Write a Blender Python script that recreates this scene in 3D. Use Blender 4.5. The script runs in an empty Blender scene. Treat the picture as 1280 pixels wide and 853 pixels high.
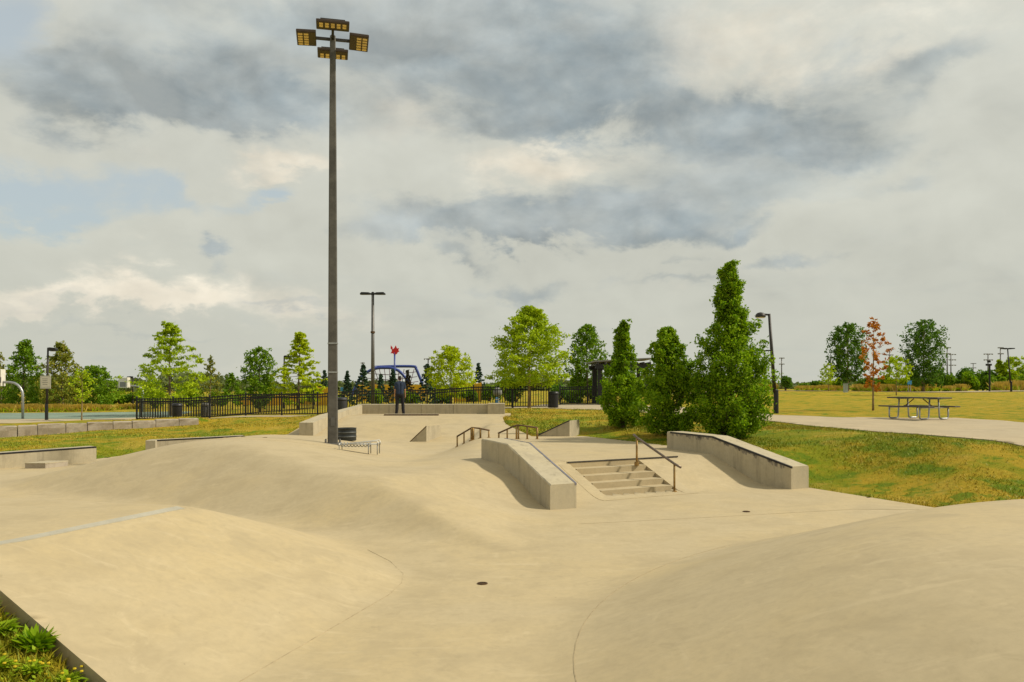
import bpy, math, random
import numpy as np
from mathutils import Vector

rng = np.random.default_rng(11)
random.seed(5)
sc = bpy.context.scene
COL = sc.collection
F = 995.0          # focal length in photograph pixels (1280 wide)
EYE = 1.87
HOR = 483.0

# ------------------------------------------------------------------ camera
cam = bpy.data.objects.new('camera', bpy.data.cameras.new('camera'))
COL.objects.link(cam)
cam.location = (0, 0, EYE)
cam.rotation_euler = (math.radians(90), 0, 0)
cam.data.sensor_width = 36
cam.data.lens = 36 * F / 1280
cam.data.shift_y = (HOR - 426.5) / 1280
cam.data.clip_start = 0.1
cam.data.clip_end = 4000
sc.camera = cam

# ------------------------------------------------------------------ view
sc.view_settings.view_transform = 'Standard'
sc.view_settings.look = 'None'
sc.view_settings.exposure = 0.25
sc.view_settings.gamma = 1.0
sc.view_settings.use_curve_mapping = False
sc.cycles.max_bounces = 6
sc.cycles.transparent_max_bounces = 6

# ------------------------------------------------------------------ sun
SUN_EL, SUN_AZ = math.radians(43), math.radians(90)      # azimuth from +Y towards +X
sd = Vector((math.sin(SUN_AZ) * math.cos(SUN_EL), math.cos(SUN_AZ) * math.cos(SUN_EL), math.sin(SUN_EL)))
sun = bpy.data.objects.new('sun', bpy.data.lights.new('sun', 'SUN'))
COL.objects.link(sun)
sun.rotation_euler = sd.to_track_quat('Z', 'Y').to_euler()
sun.location = (30, -8, 40)
sun.data.energy = 3.5
sun.data.angle = math.radians(3.5)
sun.data.color = (1.0, 0.92, 0.77)

# ------------------------------------------------------------------ world: Nishita sky behind a broken cloud deck
W = bpy.data.worlds.new('World'); sc.world = W; W.use_nodes = True
nt = W.node_tree; nt.nodes.clear()
def wn(t, **k):
    n = nt.nodes.new(t)
    for a, b in k.items(): setattr(n, a, b)
    return n
def lk(a, b): nt.links.new(a, b)
def wmath(op, a, b=None, c=None, clamp=False):
    n = wn('ShaderNodeMath', operation=op); n.use_clamp = clamp
    for i, s in enumerate((a, b, c)):
        if s is None: continue
        if isinstance(s, (int, float)): n.inputs[i].default_value = s
        else: lk(s, n.inputs[i])
    return n.outputs[0]
def wvec(op, a, b=None):
    n = wn('ShaderNodeVectorMath', operation=op)
    for i, s in enumerate((a, b)):
        if s is None: continue
        if isinstance(s, tuple): n.inputs[i].default_value = s
        else: lk(s, n.inputs[i])
    return n
def wss(x, lo, hi, a=0.0, b=1.0):
    n = wn('ShaderNodeMapRange', interpolation_type='SMOOTHSTEP')
    lk(x, n.inputs[0])
    for i, s in enumerate((lo, hi, a, b)): n.inputs[1 + i].default_value = s
    return n.outputs[0]
def wmix(f, a, b):
    n = wn('ShaderNodeMix', data_type='RGBA')
    for i, s in ((0, f), (6, a), (7, b)):
        if isinstance(s, tuple): n.inputs[i].default_value = s + (1,)
        elif isinstance(s, (int, float)): n.inputs[i].default_value = s
        else: lk(s, n.inputs[i])
    return n.outputs[2]
sky = wn('ShaderNodeTexSky', sky_type='NISHITA')
sky.sun_disc = False; sky.sun_elevation = SUN_EL; sky.sun_rotation = SUN_AZ
sky.air_density = 1.2; sky.dust_density = 2.5; sky.ozone_density = 1.0
tc = wn('ShaderNodeTexCoord')
dirn = wvec('NORMALIZE', tc.outputs['Generated']).outputs[0]
sep = wn('ShaderNodeSeparateXYZ'); lk(dirn, sep.inputs[0])
elev = sep.outputs[2]
# cloud plane coordinates (perspective of a flat cloud deck)
den = wmath('ADD', wmath('MAXIMUM', elev, 0.0), 0.16)
cmb = wn('ShaderNodeCombineXYZ')
lk(wmath('DIVIDE', sep.outputs[0], den), cmb.inputs[0]); lk(wmath('DIVIDE', sep.outputs[1], den), cmb.inputs[1])
cmb.inputs[2].default_value = 3.7
def wnoise(vec, scale, detail, rough, dist=0.0):
    n = wn('ShaderNodeTexNoise'); n.inputs['Scale'].default_value = scale
    n.inputs['Detail'].default_value = detail; n.inputs['Roughness'].default_value = rough
    n.inputs['Distortion'].default_value = dist
    lk(vec, n.inputs['Vector']); return n
nA = wnoise(cmb.outputs[0], 1.15, 7, 0.56, 0.25).outputs[0]
nB = wnoise(cmb.outputs[0], 2.9, 7, 0.60, 0.3).outputs[0]
stretch = wvec('MULTIPLY', dirn, (1.0, 1.0, 1.9)).outputs[0]
nC = wnoise(stretch, 6.0, 9, 0.60, 0.2)
nE = wnoise(stretch, 13.0, 8, 0.62, 0.3).outputs[0]
nD = wnoise(stretch, 2.2, 4, 0.5, 0.0)
warp = wvec('ADD', dirn, None)
wsub = wvec('SUBTRACT', nC.outputs[1], (0.5, 0.5, 0.5)).outputs[0]
wsc = wvec('MULTIPLY', wsub, (0.24, 0.24, 0.17)).outputs[0]
lk(wsc, warp.inputs[1])
wdir = wvec('NORMALIZE', warp.outputs[0]).outputs[0]
def blob(u, v, ru, rv, flat=0.0):
    """one cloud mass, given by its direction and angular size; flat > 0 gives it a sharper base"""
    c = Vector(((u - 640) / F, 1, (HOR - v) / F)).normalized()
    r = Vector((c.y, -c.x, 0)).normalized(); up = r.cross(c)
    a = wvec('DOT_PRODUCT', wdir, tuple(r)).outputs['Value']
    b0 = wvec('DOT_PRODUCT', wdir, tuple(up)).outputs['Value']
    b = wmath('MULTIPLY', b0, F / rv)
    if flat:
        b = wmath('MULTIPLY', b, wss(b0, -0.03, 0.03, 1.0 + flat, 1.0))
    a = wmath('MULTIPLY', a, F / ru)
    front = wmath('GREATER_THAN', wvec('DOT_PRODUCT', wdir, tuple(c)).outputs['Value'], 0.0)
    s = wmath('ADD', wmath('MULTIPLY', a, a), wmath('MULTIPLY', b, b))
    return wmath('MULTIPLY', wmath('POWER', 2.718, wmath('MULTIPLY', s, -1.0)), front)
def bsum(lst):
    tot = None
    for (u, v, ru, rv, fl, w) in lst:
        x = wmath('MULTIPLY', blob(u, v, ru, rv, fl), w)
        tot = x if tot is None else wmath('ADD', tot, x)
    return tot
dark = bsum([(195, 135, 150, 55, .7, 1.15), (330, 150, 70, 30, .5, .55), (620, 70, 210, 95, .3, 1.0), (690, 150, 90, 45, .6, .7), (330, 25, 170, 30, 0, .35),
             (640, 287, 175, 34, .9, 1.15), (800, 270, 90, 60, .4, .5), (960, 178, 125, 52, .5, 1.05), (840, 150, 90, 30, .4, .5), (960, 240, 90, 22, .3, .4),
             (1150, 75, 90, 32, .2, .6), (1140, 228, 50, 20, .3, .4), (264, 308, 26, 12, .6, .75), (263, 328, 22, 8, 0, .4),
             (560, 325, 45, 14, .5, .6), (650, 360, 60, 22, .4, .55), (985, 335, 70, 13, .3, .6), (850, 365, 90, 9, 0, .35), (925, 280, 45, 15, .4, .5),
             (60, 378, 110, 10, 0, .35), (140, 345, 50, 20, .3, .25), (160, 412, 170, 7, 0, .35), (400, 388, 60, 8, 0, .4), (840, 330, 30, 8, 0, .3)])
blue = bsum([(50, 250, 115, 42, .4, 1.1), (0, 10, 75, 80, 0, 1.0), (330, 250, 45, 14, .3, .85), (235, 262, 60, 12, 0, .4), (1285, 5, 60, 30, 0, .3)])
bright = bsum([(355, 222, 62, 22, .8, 1.0), (500, 135, 70, 50, .3, .55), (690, 205, 75, 34, .3, .95), (905, 60, 130, 60, .3, .8), (850, 270, 45, 18, .4, .75),
               (170, 348, 42, 24, .5, 1.1), (110, 377, 170, 19, .5, 1.25), (260, 368, 95, 26, .4, .95), (420, 400, 90, 20, 0, .45), (600, 215, 60, 40, 0, .4), (1200, 30, 120, 60, 0, .35)])
# generic broken cloud everywhere else, from the same noise
fb = wmath('MULTIPLY_ADD', nB, 0.45, wmath('MULTIPLY', nA, 0.55))
edge = wmath('MULTIPLY', wmath('SUBTRACT', fb, 0.5), 1.5)
edge2 = wmath('MULTIPLY', wmath('SUBTRACT', nC.outputs[0], 0.5), 1.15)
gen = wss(fb, 0.50, 0.72, 0.0, 0.55)
lowfade = wss(elev, 0.02, 0.30, 0.35, 1.0)
wob = wmath('ADD', edge, edge2)
sh = wmath('ADD', wmath('ADD', dark, wmath('MULTIPLY', wob, 0.62)), wmath('MULTIPLY', wmath('SUBTRACT', nE, 0.5), 0.42))
shade = wmath('MULTIPLY', wss(sh, 0.12, 0.80), 1.0)
inview = wss(sep.outputs[1], 0.35, 0.75)
shade = wmath('MAXIMUM', shade, wmath('MULTIPLY', gen, wmath('SUBTRACT', 1.0, wmath('MULTIPLY', inview, 0.65))), clamp=True)
br = wss(wmath('ADD', bright, wmath('ADD', wmath('MULTIPLY', wmath('SUBTRACT', nE, 0.5), 1.7), wmath('MULTIPLY', wob, 0.35))), 0.12, 1.25)
hole = wss(wmath('SUBTRACT', blue, wmath('MULTIPLY', wob, 0.6)), 0.25, 1.0)
base = wmix(wss(elev, 0.0, 0.42), (0.485, 0.490, 0.425), (0.535, 0.540, 0.480))
c1 = wmix(br, base, (0.70, 0.645, 0.53))
greyc = wmix(wss(nC.outputs[0], 0.35, 0.65), (0.265, 0.312, 0.330), (0.355, 0.392, 0.395))
tex = wmath('ADD', wmath('MULTIPLY', wmath('SUBTRACT', nE, 0.5), 0.9), wmath('MULTIPLY', edge2, 0.5))
soft = wmath('MULTIPLY', wss(wmath('ADD', wob, tex), 0.0, 0.75), 0.12)
c1 = wmix(wmath('MULTIPLY', soft, lowfade), c1, greyc)
lump = wmath('MULTIPLY', wss(tex, -0.25, 0.35, 1.0, 0.66), shade)
c2 = wmix(lump, c1, greyc)
skyc = wvec('MULTIPLY', sky.outputs[0], (0.085, 0.104, 0.112)).outputs[0]
thin = wmix(0.52, skyc, (0.52, 0.56, 0.55))
iso = wvec('MULTIPLY', dirn, (1.0, 1.0, 1.35)).outputs[0]
def relief(scale, off, detail, rough):
    a = wnoise(iso, scale, detail, rough, 0.3).outputs[0]
    b = wnoise(wvec('ADD', iso, off).outputs[0], scale, detail, rough, 0.35).outputs[0]
    return wmath('SUBTRACT', a, b)
puff = wmath('ADD', wmath('MULTIPLY', relief(4.2, (0.022, -0.004, 0.060), 4, 0.5), 1.15), wmath('MULTIPLY', relief(11.0, (0.009, -0.002, 0.024), 5, 0.52), 0.75))
puff = wmath('MULTIPLY', puff, wss(elev, 0.02, 0.16, 0.25, 1.0))
puff = wmath('MULTIPLY', puff, wmath('SUBTRACT', 1.0, hole))
puff = wmath('MULTIPLY', puff, wmath('MULTIPLY_ADD', wmath('MAXIMUM', shade, br), 0.75, 0.30))
pm_ = wmath('ADD', 1.0, wmath('MINIMUM', wmath('MAXIMUM', puff, -0.20), 0.24))
pv = wn('ShaderNodeCombineXYZ')
for i_ in range(3): lk(pm_, pv.inputs[i_])
c2 = wvec('MULTIPLY', c2, pv.outputs[0]).outputs[0]
c3 = wmix(wmath('MULTIPLY', hole, 0.72), c2, thin)
sc10 = wvec('MULTIPLY', c3, (10.0, 10.0, 10.0)).outputs[0]
bg = wn('ShaderNodeBackground'); bg.inputs[1].default_value = 0.1
lk(sc10, bg.inputs[0])
wo = wn('ShaderNodeOutputWorld'); lk(bg.outputs[0], wo.inputs[0])
W.cycles.sampling_method = 'MANUAL'; W.cycles.sample_map_resolution = 512

# ------------------------------------------------------------------ materials
MATS = {}
class NT:
    def __init__(s, name):
        s.m = bpy.data.materials.new(name); s.m.use_nodes = True
        s.t = s.m.node_tree; s.b = s.t.nodes['Principled BSDF']; s.out = s.t.nodes['Material Output']
        s.tc = s.t.nodes.new('ShaderNodeTexCoord')
    def n(s, t, **k):
        n = s.t.nodes.new(t)
        for a, b in k.items(): setattr(n, a, b)
        return n
    def l(s, a, b): s.t.links.new(a, b)
    def noise(s, scale, detail=4, rough=.55, dist=0, vec=None):
        n = s.n('ShaderNodeTexNoise')
        n.inputs['Scale'].default_value = scale; n.inputs['Detail'].default_value = detail
        n.inputs['Roughness'].default_value = rough; n.inputs['Distortion'].default_value = dist
        s.l(vec if vec is not None else s.tc.outputs['Object'], n.inputs['Vector'])
        return n.outputs[0]
    def ss(s, x, lo, hi, a=0., b=1.):
        n = s.n('ShaderNodeMapRange', interpolation_type='SMOOTHSTEP'); s.l(x, n.inputs[0])
        for i, v in enumerate((lo, hi, a, b)): n.inputs[1 + i].default_value = v
        return n.outputs[0]
    def mix(s, f, a, b, blend='MIX'):
        n = s.n('ShaderNodeMix', data_type='RGBA', blend_type=blend)
        for i, v in ((0, f), (6, a), (7, b)):
            if isinstance(v, tuple): n.inputs[i].default_value = v + (1,)
            elif isinstance(v, (int, float)): n.inputs[i].default_value = v
            else: s.l(v, n.inputs[i])
        return n.outputs[2]
    def math(s, op, a, b=None):
        n = s.n('ShaderNodeMath', operation=op)
        for i, v in enumerate((a, b)):
            if v is None: continue
            if isinstance(v, (int, float)): n.inputs[i].default_value = v
            else: s.l(v, n.inputs[i])
        return n.outputs[0]
    def bump(s, h, strength, dist=.01):
        n = s.n('ShaderNodeBump'); n.inputs['Strength'].default_value = strength; n.inputs['Distance'].default_value = dist
        s.l(h, n.inputs['Height']); s.l(n.outputs[0], s.b.inputs['Normal'])
    def col(s, c, rough=.7, metal=0., spec=None):
        if isinstance(c, tuple): s.b.inputs['Base Color'].default_value = c + (1,)
        else: s.l(c, s.b.inputs['Base Color'])
        s.b.inputs['Roughness'].default_value = rough; s.b.inputs['Metallic'].default_value = metal
        if spec is not None: s.b.inputs['Specular IOR Level'].default_value = spec
        return s.m

def plain(name, c, rough=.6, metal=0., var=.18, scale=9., bump=0., spec=.4):
    """paint, metal, plastic: a base colour with mild mottling and wear"""
    if name in MATS: return MATS[name]
    k = NT(name)
    n1 = k.noise(scale, 5, .6)
    n2 = k.noise(scale * .22, 3, .5)
    lo = tuple(x * (1 - var) for x in c); hi = tuple(min(1, x * (1 + var)) for x in c)
    cc = k.mix(k.ss(k.math('ADD', k.math('MULTIPLY', n1, .5), k.math('MULTIPLY', n2, .5)), .36, .64), lo, hi)
    m = k.col(cc, rough, metal, spec)
    if bump: k.bump(k.noise(scale * 6, 4, .6), bump, .01)
    MATS[name] = m
    return m

def concrete(name, c, warm, stain, scale=1., streak=False, bump=.12):
    if name in MATS: return MATS[name]
    k = NT(name)
    big = k.noise(.35 * scale, 5, .6, .4)
    mid = k.noise(1.7 * scale, 6, .62, .3)
    fine = k.noise(14 * scale, 6, .7)
    grit = k.noise(95, 3, .7)
    a = k.mix(k.ss(big, .36, .66), c, warm)
    a = k.mix(k.ss(mid, .44, .70, 0, .75), a, stain)
    a = k.mix(k.ss(k.noise(.8 * scale, 7, .72, 1.2), .50, .66, 0, .32), a, tuple(x * .86 for x in stain))
    pale = tuple(min(1, x * 1.16) for x in c)
    a = k.mix(k.ss(k.noise(2.6 * scale, 7, .68, 1.2), .56, .72, 0, .6), a, pale)
    a = k.mix(k.ss(fine, .35, .72, 0, .42), a, tuple(x * .80 for x in c))
    mp2 = k.n('ShaderNodeMapping'); mp2.inputs['Rotation'].default_value = (0, 0, .5); mp2.inputs['Scale'].default_value = (1.1, 5.5, 1.1)
    k.l(k.tc.outputs['Object'], mp2.inputs['Vector'])
    a = k.mix(k.ss(k.noise(1.3 * scale, 7, .7, .8, mp2.outputs[0]), .54, .70, 0, .55), a, tuple(min(1, x * 1.13) for x in c))
    a = k.mix(k.ss(k.noise(5.5 * scale, 6, .66, .6), .55, .72, 0, .35), a, tuple(x * .84 for x in stain))
    if streak:
        mp = k.n('ShaderNodeMapping'); mp.inputs['Scale'].default_value = (7, 7, .7)
        k.l(k.tc.outputs['Object'], mp.inputs['Vector'])
        st = k.noise(1.0, 5, .65, .2, mp.outputs[0])
        a = k.mix(k.ss(st, .50, .74, 0, .55), a, tuple(x * .62 for x in stain))
    # scattered dark pits and specks
    vo = k.n('ShaderNodeTexVoronoi'); vo.inputs['Scale'].default_value = 2.2; k.l(k.tc.outputs['Object'], vo.inputs['Vector'])
    a = k.mix(k.ss(vo.outputs['Distance'], .008, .022, .8, 0), a, tuple(x * .35 for x in c))
    m = k.col(a, .82, 0, .25)
    k.bump(k.math('ADD', k.math('MULTIPLY', grit, .6), fine), bump, .006)
    MATS[name] = m
    return m

CONC = concrete('trowelled_concrete', (.428, .350, .215), (.455, .360, .200), (.368, .296, .175), 1.0)
CONC_S = concrete('ledge_concrete', (.43, .375, .26), (.45, .38, .24), (.35, .30, .205), 1.8, True)
PATHM = concrete('path_concrete', (.40, .33, .215), (.43, .345, .215), (.33, .265, .17), .8)
STONE = concrete('quarry_stone', (.40, .345, .265), (.31, .25, .18), (.24, .20, .155), 3.0, False, .6)

def lawn_mat(name, blades=False):
    if name in MATS: return MATS[name]
    k = NT(name)
    big = k.noise(.28, 5, .62, .6); mid = k.noise(1.3, 5, .65, .3); fine = k.noise(9, 5, .7); hi = k.noise(42, 4, .75)
    dry, drier, green, deep, soil = (.385, .262, .020), (.43, .300, .050), (.175, .205, .006), (.075, .160, .004), (.42, .295, .085)
    # greener close to the skate park slope, drier across the open field
    sp = k.n('ShaderNodeSeparateXYZ'); k.l(k.tc.outputs['Object'], sp.inputs[0])
    far = k.ss(sp.outputs[1], 24, 34, 0, .085)
    g = k.math('SUBTRACT', k.math('ADD', k.math('MULTIPLY', big, .55), k.math('MULTIPLY', mid, .45)), far)
    a = k.mix(k.ss(g, .42, .53), dry, green)
    a = k.mix(k.ss(mid, .51, .59, 0, .9), a, deep if not blades else (.125, .21, .014))
    a = k.mix(k.ss(k.noise(.55, 4, .6, .8), .55, .70, 0, .75), a, drier)
    a = k.mix(k.ss(k.noise(1.9, 5, .6), .64, .74, 0, .7), a, soil)
    if blades:
        ge = k.n('ShaderNodeNewGeometry')
        a = k.mix(k.math('MULTIPLY', ge.outputs['Random Per Island'], .5), a, (.50, .43, .015))
        a = k.mix(k.ss(k.math('FRACT', k.math('MULTIPLY', ge.outputs['Random Per Island'], 7.3)), .6, 1., 0, .6), a, (.10, .19, .006))
        m = k.col(a, .6, 0, .25)
    else:
        a = k.mix(k.ss(fine, .40, .66, 0, .45), a, (.15, .17, .008))
        a = k.mix(k.ss(hi, .45, .7, 0, .4), a, (.43, .32, .03))
        m = k.col(a, .95, 0, .1)
        k.bump(k.math('ADD', hi, fine), .9, .04)
    MATS[name] = m
    return m
LAWN = lawn_mat('patchy_lawn'); BLADE = lawn_mat('grass_blades', True)

def leaf_mat(name, c, c2, tr=.35):
    if name in MATS: return MATS[name]
    k = NT(name)
    ge = k.n('ShaderNodeNewGeometry')
    r = ge.outputs['Random Per Island']
    a = k.mix(r, c, c2)
    a = k.mix(k.ss(k.noise(1.1, 3, .6), .42, .62, 0, .4), a, tuple(x * .7 for x in c))
    k.col(a, .6, 0, .1)
    t = k.n('ShaderNodeBsdfTranslucent'); k.l(k.mix(1., a, (1., 1.05, .55), 'MULTIPLY'), t.inputs[0])
    mx = k.n('ShaderNodeMixShader'); mx.inputs[0].default_value = tr
    k.l(k.b.outputs[0], mx.inputs[1]); k.l(t.outputs[0], mx.inputs[2]); k.l(mx.outputs[0], k.out.inputs[0])
    MATS[name] = k.m
    return k.m
L_LIME = leaf_mat('leaf_lime', (0.29, 0.42, 0.01), (0.52, 0.62, 0.02))
L_YEL = leaf_mat('leaf_yellow_green', (0.36, 0.46, 0.008), (0.58, 0.66, 0.016))
L_MID = leaf_mat('leaf_mid_green', (0.1, 0.215, 0.01), (0.25, 0.38, 0.018))
L_OAK = leaf_mat('leaf_oak_green', (0.11, 0.24, 0.006), (0.36, 0.50, 0.016), .42)
L_DARK = leaf_mat('leaf_dark_green', (0.06, 0.15, 0.014), (0.16, 0.28, 0.025))
L_BRONZE = leaf_mat('leaf_bronze_mix', (0.19, 0.26, 0.03), (0.38, 0.32, 0.045))
L_RED = leaf_mat('leaf_rust', (0.44, 0.13, 0.015), (0.62, 0.28, 0.03))
L_SPR = leaf_mat('needle_blue_green', (0.04, 0.085, 0.05), (0.085, 0.15, 0.085), .12)
L_PLUM = leaf_mat('needle_brownish', (.05, .045, .03), (.10, .08, .05), .12)
L_STRAW = leaf_mat('straw_plume', (0.52, 0.38, 0.08), (0.70, 0.50, 0.12), .3)
L_WEED = leaf_mat('weed_leaf', (0.2, 0.34, 0.012), (0.42, 0.52, 0.025), .3)
L_FLOWER = leaf_mat('weed_flower', (.55, .40, .02), (.65, .50, .03), .2)
BARK = plain('bark', (.13, .10, .065), .9, 0, .3, 14, .5, .1)
BARK2 = plain('pale_bark', (.24, .175, .09), .9, 0, .3, 14, .4, .1)
BLACK = plain('black_paint', (.012, .012, .013), .45, 0, .2)
DARKM = plain('dark_bronze_paint', (.030, .026, .022), .5, .2, .2, 12)
POLE = plain('weathered_steel_pole', (.105, .098, .084), .55, .35, .28, 5, .1)
POLE_D = plain('galvanised_pole', (.13, .125, .115), .5, .5, .2, 6)
GALV = plain('galvanised_steel', (.36, .37, .37), .42, .75, .15, 10)
WHITEM = plain('pale_steel', (.52, .50, .44), .45, .3, .12, 8)
RUST = plain('rusty_steel', (.105, .060, .028), .7, .35, .4, 22, .2)
BRASS = plain('worn_rail_paint', (.28, .17, .05), .55, .4, .4, 18, .15)
RAILTOP = plain('worn_rail_top', (.17, .13, .10), .4, .6, .3, 20)
EDGE = plain('dark_steel_edge', (.035, .034, .035), .4, .6, .3, 10)
EDGE_L = plain('blue_grey_steel_edge', (.21, .20, .235), .35, .6, .2, 10)
COPE = concrete('coping_strip', (.40, .375, .295), (.42, .38, .29), (.34, .315, .245), 2.)
JOINT = plain('joint_filler', (.365, .296, .182), .9, 0, .2, 20, 0, .1)
JOINT_D = plain('dark_joint', (.12, .095, .06), .9, 0, .3, 20, 0, .1)
YELLOW = plain('yellow_panel', (.62, .36, .010), .55, 0, .15, 4)
BLUEP = plain('blue_tube_paint', (.03, .055, .25), .35, 0, .15, 5)
REDP = plain('red_sheet_paint', (.62, .012, .014), .4, 0, .12, 5)
SKYBLUE = plain('light_blue_sign_paint', (.06, .28, .55), .5, 0, .1, 5)
WHITEP = plain('white_board_paint', (.66, .62, .52), .5, 0, .08, 5)
SIGNM = plain('sign_panel_paint', (.52, .50, .43), .5, 0, .08, 8)
COURT_M = plain('teal_court_coating', (.18, .235, .18), .8, 0, .12, .6, 0, .2)
LINEM = plain('court_line_paint', (.55, .50, .38), .8, 0, .1, 2)
LED = plain('amber_lamp_lens', (.78, .56, .22), .25, 0, .12, 30)
HOUSING = plain('brown_lamp_housing', (.055, .036, .022), .45, .3, .2, 10)
TABLE_M = plain('weathered_dark_planks', (.060, .050, .045), .6, 0, .25, 20, .15)
SKIN = plain('skin', (.42, .21, .115), .55, 0, .08, 12)
SHIRT = plain('navy_cotton', (.020, .032, .062), .9, 0, .2, 22, .2)
TROUS = plain('black_cotton', (.012, .011, .013), .9, 0, .2, 22, .2)
SHOE = plain('dark_shoe', (.02, .02, .02), .7, 0, .2)
SOLE = plain('white_sole', (.55, .53, .48), .7, 0, .05)
HAIR = plain('dark_hair', (.018, .012, .009), .7, 0, .3, 60, .3)
GREYP = plain('grey_plastic', (.20, .20, .19), .6, 0, .12, 6)

# ------------------------------------------------------------------ builders
def raw_mesh(name, v, f, mat, smooth=False):
    me = bpy.data.meshes.new(name)
    me.from_pydata([tuple(a) for a in v], [], [tuple(a) for a in f])
    if mat is not None: me.materials.append(mat)
    if smooth: me.polygons.foreach_set('use_smooth', [True] * len(me.polygons))
    me.update()
    return me
def quads_mesh(name, v, mat, nper=4):
    """v: (n*nper,3) array, every nper verts one face"""
    v = np.asarray(v, np.float32); n = len(v) // nper
    me = bpy.data.meshes.new(name)
    me.vertices.add(len(v)); me.vertices.foreach_set('co', v.ravel())
    me.loops.add(n * nper); me.loops.foreach_set('vertex_index', np.arange(n * nper, dtype=np.int32))
    me.polygons.add(n); me.polygons.foreach_set('loop_start', np.arange(0, n * nper, nper, dtype=np.int32))
    me.polygons.foreach_set('loop_total', np.full(n, nper, np.int32))
    me.materials.append(mat); me.update(calc_edges=True)
    return me
def link(name, me, parent=None, loc=None):
    o = bpy.data.objects.new(name, me); COL.objects.link(o)
    if parent is not None: o.parent = parent
    if loc is not None: o.location = loc
    return o
def tag(o, label=None, cat=None, group=None, kind=None):
    if label: o['label'] = label
    if cat: o['category'] = cat
    if group: o['group'] = group
    if kind: o['kind'] = kind
    return o
def thing(name, label, cat, loc, group=None, rz=0.0):
    o = bpy.data.objects.new(name, None); COL.objects.link(o)
    o.empty_display_size = .2
    o.location = loc; o.rotation_euler = (0, 0, rz)
    return tag(o, label, cat, group)
class MB:
    def __init__(s): s.v = []; s.f = []
    def add(s, v, f):
        b = len(s.v); s.v += [tuple(map(float, a)) for a in v]; s.f += [tuple(i + b for i in a) for a in f]; return s
    def hexa(s, lo, hi):
        """lo, hi: four bottom and four top points, counter-clockwise from above"""
        return s.add(list(lo) + list(hi), [(3, 2, 1, 0), (4, 5, 6, 7), (0, 1, 5, 4), (1, 2, 6, 5), (2, 3, 7, 6), (3, 0, 4, 7)])
    def box(s, c, d, rz=0., bev=0.):
        cx, cy, cz = c; hx, hy, hz = d[0] / 2, d[1] / 2, d[2] / 2
        ca, sa = math.cos(rz), math.sin(rz)
        def P(x, y, z): return (cx + ca * x - sa * y, cy + sa * x + ca * y, cz + z)
        if bev <= 0:
            return s.hexa([P(-hx, -hy, -hz), P(hx, -hy, -hz), P(hx, hy, -hz), P(-hx, hy, -hz)], [P(-hx, -hy, hz), P(hx, -hy, hz), P(hx, hy, hz), P(-hx, hy, hz)])
        rings = []
        for z, i in ((-hz, bev), (-hz + bev, 0), (hz - bev, 0), (hz, bev)):
            rings.append([P(x, y, z) for x, y in ((-hx + i, -hy + i), (hx - i, -hy + i), (hx - i, hy - i), (-hx + i, hy - i))])
        return s.rings(rings, True)
    def rings(s, rings, cap=True):
        n = len(rings[0]); v = [p for r in rings for p in r]; f = []
        for i in range(len(rings) - 1):
            for j in range(n):
                a, b = i * n + j, i * n + (j + 1) % n
                f.append((a, b, b + n, a + n))
        if cap: f.append(tuple(reversed(range(n)))); f.append(tuple(range((len(rings) - 1) * n, len(rings) * n)))
        return s.add(v, f)
    def tube(s, pts, r, n=8, cap=True):
        pts = [Vector(p) for p in pts]; rr = r if isinstance(r, (list, tuple)) else [r] * len(pts)
        rings = []; prev = None
        for i, p in enumerate(pts):
            t = (pts[min(i + 1, len(pts) - 1)] - pts[max(i - 1, 0)]).normalized()
            if prev is None:
                a = Vector((0, 0, 1)) if abs(t.z) < .9 else Vector((1, 0, 0))
                u = t.cross(a).normalized()
            else:
                u = (prev - t * prev.dot(t)).normalized()
            prev = u; w = t.cross(u)
            rings.append([tuple(p + (u * math.cos(2 * math.pi * k / n) + w * math.sin(2 * math.pi * k / n)) * rr[i]) for k in range(n)])
        return s.rings(rings, cap)
    def lathe(s, prof, c=(0, 0, 0), n=20, cap=True):
        return s.rings([[(c[0] + r * math.cos(2 * math.pi * k / n), c[1] + r * math.sin(2 * math.pi * k / n), c[2] + z) for k in range(n)] for r, z in prof], cap)
    def build(s, name, mat, parent=None, smooth=False, loc=None):
        return link(name, raw_mesh(name, s.v, s.f, mat, smooth), parent, loc)

def ss(a, b, x):
    t = np.clip((x - a) / (b - a), 0, 1); return t * t * (3 - 2 * t)
def smin(a, b, k):
    h = np.clip(.5 + .5 * (b - a) / k, 0, 1); return b * (1 - h) + a * h - k * h * (1 - h)
def smax(a, b, k): return -smin(-a, -b, k)
def at(u, v, d): return ((u - 640) * d / F, d, EYE - (v - HOR) * d / F)
def pxX(u, d): return (u - 640) * d / F
def pxZ(v, d): return EYE - (v - HOR) * d / F

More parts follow.
